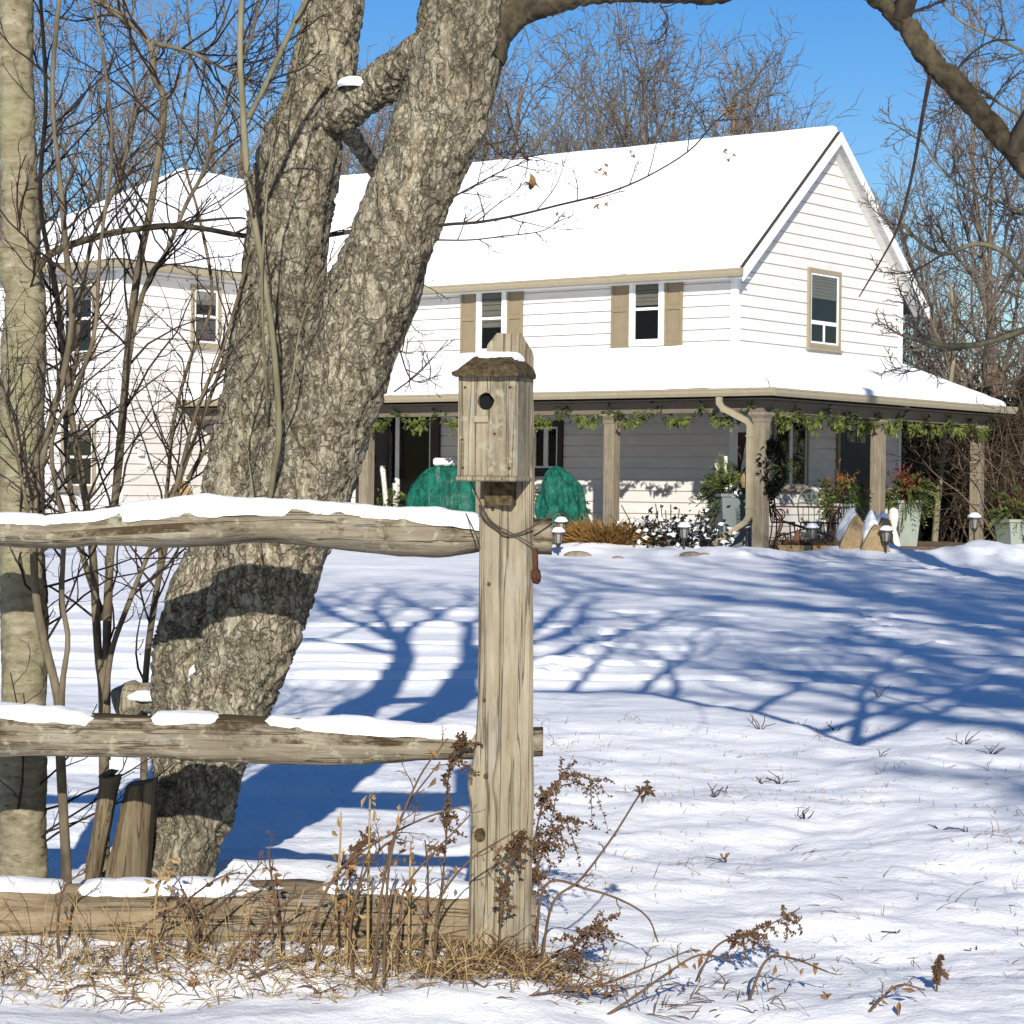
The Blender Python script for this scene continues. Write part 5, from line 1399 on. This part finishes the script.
# ================================================================== TREES, BRUSH AND WOODS BEHIND
rb = np.random.default_rng(101)
BG = dict(seg=[9, 7, 6, 4], wob=[.06, .12, .16, .2], trop=[.02, .07, .06, .03], tip=[.15, .25, .3, .4], k=[7, 4, 3, 3], start=[.22, .15, .1, .1], ang=[38, 40, 42, 45], ratio=[.5, .5, .5, .4], short=[.55, .4, .4, .3], rr=[.5, .5, .6, .6], rmin=.011)
def bgtree(h, r, num, spread=1.0, seed=0, rmin=.011, multi=1):
    rg_ = np.random.default_rng(seed); sp = dict(BG); sp['num'] = num + [0]; sp['ratio'] = [.5 * spread, .5, .5, .4]; sp['rmin'] = rmin
    a = [MB() for _ in range(4)]
    for q in range(multi):
        d = (rg_.normal() * .12 * multi ** .5, rg_.normal() * .12, 1)
        grow(a, (rg_.normal() * .15 * (multi > 1), 0, -.2), d, h * .85 * rg_.uniform(.85, 1.1), r / multi ** .4, 0, sp, rg_)
    t = D.objects.new('bare_tree', None); COL.objects.link(t)
    a[0].build('trunk', M['bgtrunk'], t); c = MB()
    for k in (1, 2, 3): merge(c, a[k])
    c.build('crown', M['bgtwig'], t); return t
PROTO = [bgtree(13, .20, [16, 8, 7], 1.0, 3), bgtree(14, .22, [18, 8, 7], .8, 4, multi=2), bgtree(12, .17, [15, 9, 7], 1.15, 5, multi=2), bgtree(14, .19, [20, 8, 6], .75, 6)]
used = [False] * len(PROTO)
def place(kind, x, y, s, rz, label, group, z=0.0):
    o = PROTO[kind] if not used[kind] else copy_tree(PROTO[kind]); used[kind] = True
    o.location = (x, y, z); o.rotation_euler = (0, 0, rz); o.scale = (s, s, s)
    return tag(o, label, 'tree', group)
def pxx(px, d): return at(px, 480, d)[0]
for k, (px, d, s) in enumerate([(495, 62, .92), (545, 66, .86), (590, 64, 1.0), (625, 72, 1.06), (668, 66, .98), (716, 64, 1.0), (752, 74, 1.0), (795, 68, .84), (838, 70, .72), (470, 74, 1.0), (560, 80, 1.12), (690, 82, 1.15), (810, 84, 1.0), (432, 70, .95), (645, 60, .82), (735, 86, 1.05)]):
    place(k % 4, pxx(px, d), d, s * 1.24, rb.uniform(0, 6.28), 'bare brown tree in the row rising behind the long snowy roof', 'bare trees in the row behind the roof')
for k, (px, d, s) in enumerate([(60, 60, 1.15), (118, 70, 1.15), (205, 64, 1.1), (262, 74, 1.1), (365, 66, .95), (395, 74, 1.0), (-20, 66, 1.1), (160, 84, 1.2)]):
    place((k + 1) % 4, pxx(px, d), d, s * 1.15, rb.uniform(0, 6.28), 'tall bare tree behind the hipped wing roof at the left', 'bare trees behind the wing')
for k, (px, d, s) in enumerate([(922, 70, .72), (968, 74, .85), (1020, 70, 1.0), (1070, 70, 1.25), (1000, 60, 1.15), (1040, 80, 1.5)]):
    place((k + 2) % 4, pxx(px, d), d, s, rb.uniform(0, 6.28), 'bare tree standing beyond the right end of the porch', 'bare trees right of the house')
# trees standing left and right of the view: their branch shadows lie over the yard and the wing
BG['tip'] = [.25, .35, .4, .5]; BG['rr'] = [.62, .62, .6, .6]
SH = [bgtree(17, .40, [17, 9, 5], 1.15, 61, .026), bgtree(16, .38, [16, 9, 5], 1.25, 62, .026)]
us = [False, False]
for k, (x, y, s, lb) in enumerate([(6.4, -2.5, .9, 0), (9.8, 1.0, .9, 0), (5.9, -5.5, .9, 0), (-9.7, 22, .84, 1)]):
    q = k % 2; o = SH[q] if not us[q] else copy_tree(SH[q]); us[q] = True
    o.location = (x, y, -.3); o.rotation_euler = (0, 0, (0.4, 2.2, 4.0, 1.0, 3.0, 5.2)[k]); o.scale = (s, s, s)
    tag(o, ('bare tree just right of the view whose branch shadows streak the snowy yard', 'bare tree left of the yard whose shadow dapples the wing of the house', 'bare roadside tree behind the viewer softly shading the near snow')[lb], 'tree', ('trees right of the yard', 'trees left of the yard', None)[lb])
# nearer tree whose limbs reach in from the right
RB = np.array([at(1120, 500, 24)[0], 24.0, -.1])
rt = thing('spreading_tree', RB, 'nearer bare tree with curved olive limbs reaching in from the right edge', 'tree')
m = Off(RB); P = linepx([(1122, 560), (1118, 480), (1112, 400), (1122, 300), (1116, 180), (1108, 60), (1120, -60), (1118, -200)], 24, 40); m.tube(P, np.linspace(.24, .10, 40) * (1 + .08 * vnoise(P * 2, 3)), 12); m.build('trunk', M['olive'], rt, smooth=True)
lm = [Off(RB) for _ in range(3)]
RT_ = dict(seg=[8, 6, 5], wob=[.14, .18, .2], trop=[.05, .05, .03], tip=[.3, .3, .4], k=[5, 4, 3], num=[7, 6, 0], start=[.15, .1, .1], ang=[42, 45, 45], ratio=[.5, .5, .4], short=[.4, .3, .3], rr=[.6, .6, .6], rmin=.0065)
tws = Off(RB)
for (L_, w0, w1, nn) in (([(1116, 350), (1070, 312), (1024, 330), (985, 343), (950, 346), (920, 340), (902, 335)], 12, 5, 12),
                         ([(1120, 330), (1065, 300), (1024, 272), (1002, 251), (975, 244), (944, 254), (918, 240), (894, 212)], 11, 4, 12),
                         ([(1116, 250), (1070, 230), (1030, 215), (995, 200), (960, 185), (935, 160), (918, 130)], 7, 2.5, 9),
                         ([(1110, 150), (1060, 140), (1010, 110), (975, 90), (950, 95)], 6, 2.5, 9),
                         ([(1110, 60), (1050, 60), (1000, 40), (960, 20), (930, -10)], 6, 2.5, 8)):
    s_ = Off(RB); P, R = stem(s_, L_, 24, w0, w1, 40, 8); s_.build('limb', M['olive'], rt, smooth=True)
    T = nrm_rows(np.gradient(P, axis=0))
    for k in range(nn):
        i_ = int((.1 + .88 * (k + rb.uniform()) / nn) * 39); d = T[i_]; pv = perp(d, rb.uniform(0, 6.28)); pv[1] *= .6
        grow([tws] * 3, P[i_], nrm(d * .7 + pv + np.array([0, 0, .45])), rb.uniform(.5, 1.2) * (1.1 - .6 * i_ / 39), max(.014, R[i_] * .35), 0, RT_, rb)
tws.build('twigs', M['bgtwig'], rt)
# dark spruces and brown brush right of the porch
def spruce(x, y, h, label, seed):
    rg_ = np.random.default_rng(seed); t = thing('spruce', (x, y, -.1), label, 'tree', 'dark evergreens behind the side porch')
    m = MB(); m.tube([(0, 0, 0), (0, 0, h)], [.12, .02], 7); m.build('trunk', M['bgtrunk'], t)
    m = MB(); sn_m = MB(); n = 260
    for k in range(n):
        z = h * (.04 + .94 * (k / n) ** 1.15); L = (h - z) * .34 + .12; a = rg_.uniform(0, 6.28); L *= rg_.uniform(.7, 1.15)
        d = np.array([math.cos(a), math.sin(a), -.25]); q = 9; tt = np.linspace(.15, 1, q)[:, None]
        P = np.array([0, 0, z]) + d * L * tt + np.array([0, 0, .25]) * L * tt ** 2
        s = np.array([-math.sin(a), math.cos(a), 0])
        m.leaves(np.repeat(P, 4, 0) + rg_.normal(size=(q * 4, 3)) * .04, np.concatenate([[d + s, d - s, d + s * .4 - [0, 0, .5], d - s * .5 + [0, 0, .3]] for _ in range(q)]), .26, .06, rg_)
        if k % 7 == 0: sn_m.leaves(P[3:7] + [0, 0, .03], rg_.normal(size=(4, 3)) * [1, 1, .2], .2, .14, rg_)
    m.build('foliage', M['evergreen'], t); sn_m.build('snow_flecks', M['snow'], t)['kind'] = 'stuff'
    return t
for k, (px, d, h) in enumerate(((915, 50, 3.6), (945, 47, 3.0), (972, 49, 3.5), (1002, 47, 3.2), (1034, 50, 3.8), (893, 53, 3.8))):
    spruce(pxx(px, d), d, h, ('dark evergreen flecked with snow behind the side porch'), 300 + k)
def brush(seed, n, h):
    rg_ = np.random.default_rng(seed); m = [MB() for _ in range(3)]
    sp = dict(RT_); sp['num'] = [5, 4, 0]; sp['rmin'] = .008; sp['trop'] = [.03, .02, .0]
    for k in range(n):
        grow(m, rg_.normal(size=3) * [.35, .35, 0], nrm(rg_.normal(size=3) * [.5, .5, .1] + [0, 0, 1]), h * rg_.uniform(.6, 1.1), .022, 0, sp, rg_)
    t = D.objects.new('bare_shrub', None); COL.objects.link(t)
    m[0].build('stems', M['bgtrunk'], t); merge(m[1], m[2]); m[1].build('twigs', M['woods'], t); return t
BR = [brush(51, 22, 2.6), brush(52, 24, 3.2), brush(53, 20, 2.2)]
ub = [False] * 3
for k, (px, d, s) in enumerate([(900, 52, 1.0), (925, 46, .9), (950, 52, 1.2), (975, 45, 1.0), (998, 48, 1.2), (1018, 44, 1.1), (1045, 47, 1.3), (1035, 42, 1.0), (960, 58, 1.5), (1005, 60, 1.6), (920, 60, 1.4), (880, 58, 1.4), (1060, 54, 1.5), (985, 53, 1.4), (940, 55, 1.4), (1025, 52, 1.5)]):
    o = BR[k % 3] if not ub[k % 3] else copy_tree(BR[k % 3]); ub[k % 3] = True
    o.location = (pxx(px, d), d, -.05); o.rotation_euler = (0, 0, rb.uniform(0, 6.28)); o.scale = (s, s, s)
    tag(o, 'tangled brown bare bush in the thicket right of the porch', 'bush', 'bare bushes in the thicket right of the porch')
t = thing('slim_tree', (pxx(938, 44), 44, -.1), 'slim pale trunk seen between the last two side porch posts', 'tree')
m = Off((pxx(938, 44), 44, -.1)); P = linepx([(934, 552), (939, 490), (944, 440), (948, 400), (955, 340), (950, 280)], 44, 24); m.tube(P, np.linspace(.065, .035, 24), 8); m.build('trunk', M['birch'], t)
mm = [MB() for _ in range(3)]
for k in range(9): grow(mm, P[12 + k] - np.array([pxx(938, 44), 44, -.1]), nrm(rb.normal(size=3) + [0, 0, .8]), 1.4, .022, 0, RT_, rb)
merge(mm[0], mm[1]); merge(mm[0], mm[2]); mm[0].build('crown', M['bgtwig'], t)
# the wood that closes the view
m = MB(); n = 3400
X = rb.uniform(-75, 95, n); Yw = rb.uniform(92, 150, n)
for k in range(n):
    h = rb.uniform(3, 9) * (1.25 if X[k] > 15 else 1.0); a = rb.normal(size=2) * .16
    p0 = np.array([X[k], Yw[k], -.2]); m.tube([p0, p0 + [a[0] * h * .5, a[1] * h * .5, h * .5], p0 + [a[0] * h * 1.3, a[1] * h, h]], [.07, .05, .015], 3, False)
    for q in range(5):
        f = rb.uniform(.2, .9); b_ = p0 + np.array([a[0] * h * f, a[1] * h * f, h * f]); d = nrm(rb.normal(size=3) * [1, 1, .3] + [0, 0, .8]) * h * .3
        m.tube([b_, b_ + d * .6, b_ + d + [0, 0, .2]], [.035, .028, .012], 3, False)
tag(m.build('distant_woods', M['woods']), 'brown leafless wood closing the view beyond the yard', 'woods', kind='stuff')
# ================================================================== DRY WEEDS AND GRASS ROUND THE FENCE
rw = np.random.default_rng(404)
def G3(px, py, d): 
    p = at(px, py, d); return np.array([p[0], d, float(gz([p[0]], [d])[0])])
# stuff: fine dry blades poking through the snow
m = MB()
def blades(n, xf, yf, ln, wd, lean=.6):
    x = xf(n); y = yf(n); z = gz(x, y) - .01
    P = np.stack([x, y, z], -1); dv = np.stack([rw.normal(size=n) * lean, rw.normal(size=n) * lean * .6, np.abs(rw.normal(size=n)) * .6 + .35], -1)
    m.blades(P, dv, ln * rw.uniform(.35, 1.3, n), wd, rw, .45)
cl = [(rw.uniform(-.2, 2.6), rw.uniform(5.5, 10.8)) for _ in range(70)]
for (x0, y0_) in cl:
    k = int(rw.uniform(5, 22)); s = rw.uniform(.06, .22)
    blades(k, lambda n: x0 + rw.normal(size=n) * s, lambda n: y0_ + rw.normal(size=n) * s * .7, rw.uniform(.04, .10), .0026)
blades(700, lambda n: rw.uniform(-1.6, 3.0, n), lambda n: rw.uniform(5.3, 11.4, n), .05, .0022)
blades(950, lambda n: rw.uniform(-1.5, .15, n), lambda n: 5.52 + rw.normal(size=n) * .10, .13, .0034, .8)
blades(700, lambda n: rw.uniform(-1.5, -.3, n), lambda n: rw.uniform(5.25, 5.65, n), .12, .0030, 1.0)
blades(260, lambda n: rw.uniform(-1.5, -.05, n), lambda n: 5.55 + rw.normal(size=n) * .10, .34, .0024, .32)
blades(420, lambda n: -.03 + rw.normal(size=n) * .15, lambda n: 5.68 + rw.normal(size=n) * .09, .16, .0034, .8)
tag(m.build('dry_grass', M['straw']), 'straw coloured grass blades poking through the snow by the fence', 'grass', kind='stuff')
m = MB()
blades(700, lambda n: rw.uniform(-1.5, .2, n), lambda n: 5.55 + rw.normal(size=n) * .12, .14, .004, .9)
blades(300, lambda n: rw.uniform(-.3, .7, n), lambda n: rw.uniform(5.35, 5.75, n), .10, .0035, 1.0)
blades(260, lambda n: -.02 + rw.normal(size=n) * .10, lambda n: 5.68 + rw.normal(size=n) * .06, .13, .006, .9)
for _ in range(110):
    x0, y0_ = rw.uniform(0, 3.0), rw.uniform(5.4, 11.2); blades(int(rw.uniform(4, 16)), lambda n: x0 + rw.normal(size=n) * .09, lambda n: y0_ + rw.normal(size=n) * .08, rw.uniform(.05, .11), .0024, .8)
tag(m.build('dead_ground_litter', M['weed']), 'brown leaf litter and bent weeds at the foot of the fence', 'weeds', kind='stuff')
# individual weeds
def weed(name, label, cat, group, px, pyb, d, path, w0, w1, nside, ls, mat='weedstem', head=None, leaf=0, leafmat='leafbrown'):
    b0 = G3(px, pyb, d); t = thing(name, b0, label, cat, group)
    m = Off(b0); P = smoothline(np.vstack([[b0 - [0, 0, .03]], [at(a, b_, d + (c[0] if c else 0)) for a, b_, *c in path]]), 36)
    R = np.linspace(w0, w1, 36) * d / FPX / 2; m.tube(P, R, 6)
    if nside: twigs(m, P, R, nside, ls, rw, t0=.3, flat=.7)
    m.build('stalk', M[mat], t)
    if head:
        h = Off(b0); (n, rad, ln, wd, f0) = head
        i_ = (f0 + (1 - f0) * rw.uniform(0, 1, n)) * 35; Q = P[i_.astype(int)]
        h.leaves(Q + rw.normal(size=(n, 3)) * rad, rw.normal(size=(n, 3)) + [0, 0, -.3], ln * rw.uniform(.6, 1.3, n), wd, rw, .8); h.build('seed_head', M['weed'], t)
    if leaf:
        h = Off(b0); i_ = rw.integers(8, 34, leaf); h.leaves(P[i_] + rw.normal(size=(leaf, 3)) * .012, rw.normal(size=(leaf, 3)) + [0, 0, -.9], .032 * rw.uniform(.5, 1.4, leaf), .013, rw, .5); h.build('leaves', M[leafmat], t)
    return t
# goldenrod plumes right of the post
def plume(P, mb, n, sp):
    T = nrm_rows(np.gradient(P, axis=0))
    for k in range(n):
        i_ = int(rw.uniform(.35, 1) * (len(P) - 1)); d = nrm(T[i_] + rw.normal(size=3) * .9 + [0, 0, -.15]); L = sp * rw.uniform(.5, 1.2)
        q = 8; tt = np.linspace(.1, 1, q)[:, None]; Q = P[i_] + d * L * tt + np.array([0, 0, -.35]) * L * tt ** 2
        mb.tube(Q, .0011, 3, False)
        mb.leaves(np.repeat(Q, 3, 0), rw.normal(size=(q * 3, 3)), .011, .007, rw, .8)
def goldenrod(label, px, pyb, d, path, n, sp):
    b0 = G3(px, pyb, d); t = thing('goldenrod', b0, label, 'weed', 'dead goldenrod round the post')
    m = Off(b0); P = smoothline(np.vstack([[b0 - [0, 0, .03]], [at(*(p if len(p) == 3 else (p[0], p[1], d))) for p in path]]), 40); m.tube(P, np.linspace(.0032, .0014, 40), 6); m.build('stalk', M['weedstem'], t)
    h = Off(b0); plume(P, h, n, sp); h.build('seed_head', M['weed'], t); return t
goldenrod('dark drooping goldenrod plume hanging out right of the post', 522, 960, 5.95, [(528, 900), (533, 850), (545, 800), (568, 775), (598, 782)], 46, .10)
goldenrod('small goldenrod plume sagging below the first right of the post', 524, 960, 5.92, [(530, 900), (540, 860), (556, 828), (580, 820)], 26, .08)
goldenrod('goldenrod seed head in front of the post near its foot', 500, 975, 5.66, [(500, 930), (505, 880), (515, 850), (523, 830)], 26, .05)
goldenrod('brown goldenrod plume on the end of the middle rail left of the post', 430, 960, 5.74, [(440, 900), (446, 840), (448, 780), (456, 752), (462, 742)], 34, .055)
goldenrod('goldenrod plume lying in the snow right of the post foot', 540, 985, 5.6, [(560, 960), (585, 935), (605, 920)], 24, .07)
goldenrod('rusty seed head on a low stalk in the snow far right of the post', 690, 965, 5.75, [(715, 948), (745, 934), (775, 922), (800, 908)], 22, .05)
goldenrod('single upright brown seed spike near the lower right corner', 936, 1000, 5.55, [(937, 985), (938, 970), (940, 955)], 14, .02)
goldenrod('bent goldenrod behind the top of the weed row left of the post', 352, 960, 5.72, [(345, 920), (350, 880), (362, 845), (372, 835)], 18, .05)
# arching bramble canes
GC = 'dry weed stalks left of the post'
canes = [(372, 990, 5.45, [(378, 930), (384, 880), (402, 815), (440, 762)]), (384, 1000, 5.42, [(385, 930), (392, 850), (418, 780), (448, 738)]), (396, 985, 5.5, [(400, 920), (410, 880), (470, 815)]), (300, 970, 5.55, [(318, 910), (340, 870), (372, 845), (420, 820), (462, 806)]),
         (430, 985, 5.5, [(436, 940), (440, 900), (470, 860), (518, 830)]), (355, 980, 5.5, [(350, 930), (362, 880), (380, 850), (400, 835)]), (250, 965, 5.55, [(262, 930), (290, 900), (335, 880), (360, 862)]), (310, 985, 5.5, [(330, 935), (352, 905), (365, 860)]),
         (420, 970, 5.6, [(424, 930), (428, 880), (425, 840)]), (286, 960, 5.6, [(278, 920), (272, 880), (268, 850)]), (180, 960, 5.6, [(200, 925), (236, 890), (262, 862)]), (120, 955, 5.6, [(140, 930), (180, 905), (215, 880), (240, 872)]),
         (60, 960, 5.6, [(58, 920), (66, 885), (90, 870)]), (225, 985, 5.5, [(236, 950), (262, 930), (330, 918)]), (200, 955, 5.62, [(196, 930), (190, 905), (180, 885)])]
for k, (px, py, d, L_) in enumerate(canes):
    weed('bramble_cane', 'thin red brown weed cane arching up out of the snow left of the post', 'weed', GC, px, py, d, L_, 3.6, 1.4, 5, .10, leaf=(7 if k % 2 else 3))
tall = [(368, 960, 5.55, [(368, 900), (369, 850), (370, 800), (371, 795)]), (338, 965, 5.6, [(336, 900), (340, 850), (341, 812)]), (346, 965, 5.55, [(348, 920), (349, 890)]), (408, 970, 5.6, [(409, 920), (410, 870), (411, 842)]), (152, 950, 5.6, [(156, 900), (164, 870), (170, 850)])]
for (px, py, d, L_) in tall:
    weed('upright_weed', 'pale upright weed stalk with curled tan leaves before the bottom rail', 'weed', 'pale upright stalks before the bottom rail', px, py, d, L_, 3.0, 1.6, 0, 0, 'straw', leaf=16, leafmat='straw')
weed('arching_weed', 'long arching stem with a dead leaf tip right of the post', 'weed', None, 540, 950, 5.7, [(552, 905), (580, 880), (612, 838), (636, 800), (648, 784)], 3.0, 1.6, 3, .05, head=(20, .007, .026, .011, .92))
weed('arching_weed', 'low arching stem bending down to the snow right of the post', 'weed', None, 535, 905, 5.75, [(545, 886), (590, 890), (625, 902), (648, 918), (658, 942)], 3.2, 1.4, 3, .05)
for (px, py, d, L_, lb) in ((545, 1005, 5.4, [(560, 990), (600, 985), (640, 970), (690, 950)], 'long weed stem lying on the snow toward the lower right'), (470, 1015, 5.35, [(510, 1000), (560, 990), (620, 985)], 'weed stem lying on the snow just below the post foot'), (590, 1020, 5.3, [(630, 1000), (665, 975), (700, 955), (735, 962)], 'forked weed stem at the bottom edge right of centre'),
                       (745, 990, 5.5, [(765, 962), (790, 958), (828, 972)], 'bare bent twig lying on the snow right of the rusty seed head'), (860, 1020, 5.35, [(880, 1000), (900, 985), (925, 990)], 'fine twig in the snow at the lower right'), (40, 985, 5.45, [(120, 985), (180, 990), (250, 978), (310, 950)], 'long dry stem lying on the snow at the lower left'), (120, 1015, 5.35, [(200, 1000), (280, 1005), (340, 985)], 'lower dry stem across the snow at the bottom left')):
    weed('dead_weed', lb, 'weed', None, px, py, d, L_, 3.4, 1.6, 5, .07, leaf=6)
# small forked twigs standing in the snow to the right
for (px, py, s) in ((780, 775, 20), (762, 775, 14), (712, 795, 20), (728, 790, 12), (805, 805, 22), (760, 735, 26), (835, 730, 16), (880, 760, 14), (940, 820, 14), (968, 828, 16), (725, 845, 14), (900, 910, 14), (975, 920, 14), (790, 895, 12), (965, 745, 24), (990, 760, 20), (878, 698, 18)):
    d = -1.20 * FPX / (487 - py - .0) if False else float(ground_hit(px, py, -.15)[1])
    b0 = G3(px, py, d); m = Off(b0); P0 = b0 - [0, 0, .01]
    for k in range(3 if s < 20 else 5):
        dv = nrm(np.array([rw.normal() * .8, rw.normal() * .5, 1.0])); L = s * d / FPX * rw.uniform(.6, 1.1)
        P = np.array([P0, P0 + dv * L * .5, P0 + dv * L + [rw.normal() * .02, 0, -.01]]); m.tube(P, [.0026, .002, .0014], 5)
        if k == 0: m.tube([P[1], P[1] + nrm(dv + [.8 * (-1) ** k, 0, .2]) * L * .4], [.0018, .0012], 4)
    tag(m.build('snow_twig', M['twig']), 'little dead twig poking out of the snow right of the post', 'twig', 'little twigs poking out of the snow').location = Vector(b0)
# fallen leaves and rose hip
lv = [(452, 968, 5.5, .07, 'large pale curled leaf at the foot of the post'), (160, 905, 5.55, .05, 'curled tan leaf before the bottom rail at the left'), (195, 985, 5.4, .05, 'curled tan leaf on the snow at the lower left'), (724, 843, 7.6, .05, 'pink brown leaf resting on the snow right of the post'), (828, 988, 5.5, .04, 'curled yellowish leaf on the snow at the lower right')]
for (px, py, d, s, lb) in lv:
    b0 = G3(px, py, d); m = MB(); m.leaf(np.array([0, 0, .006]), s * .55, rw, (0, -.35, 1))
    tag(m.build('fallen_leaf', M['leafbrown']), lb, 'leaf').location = Vector(b0)
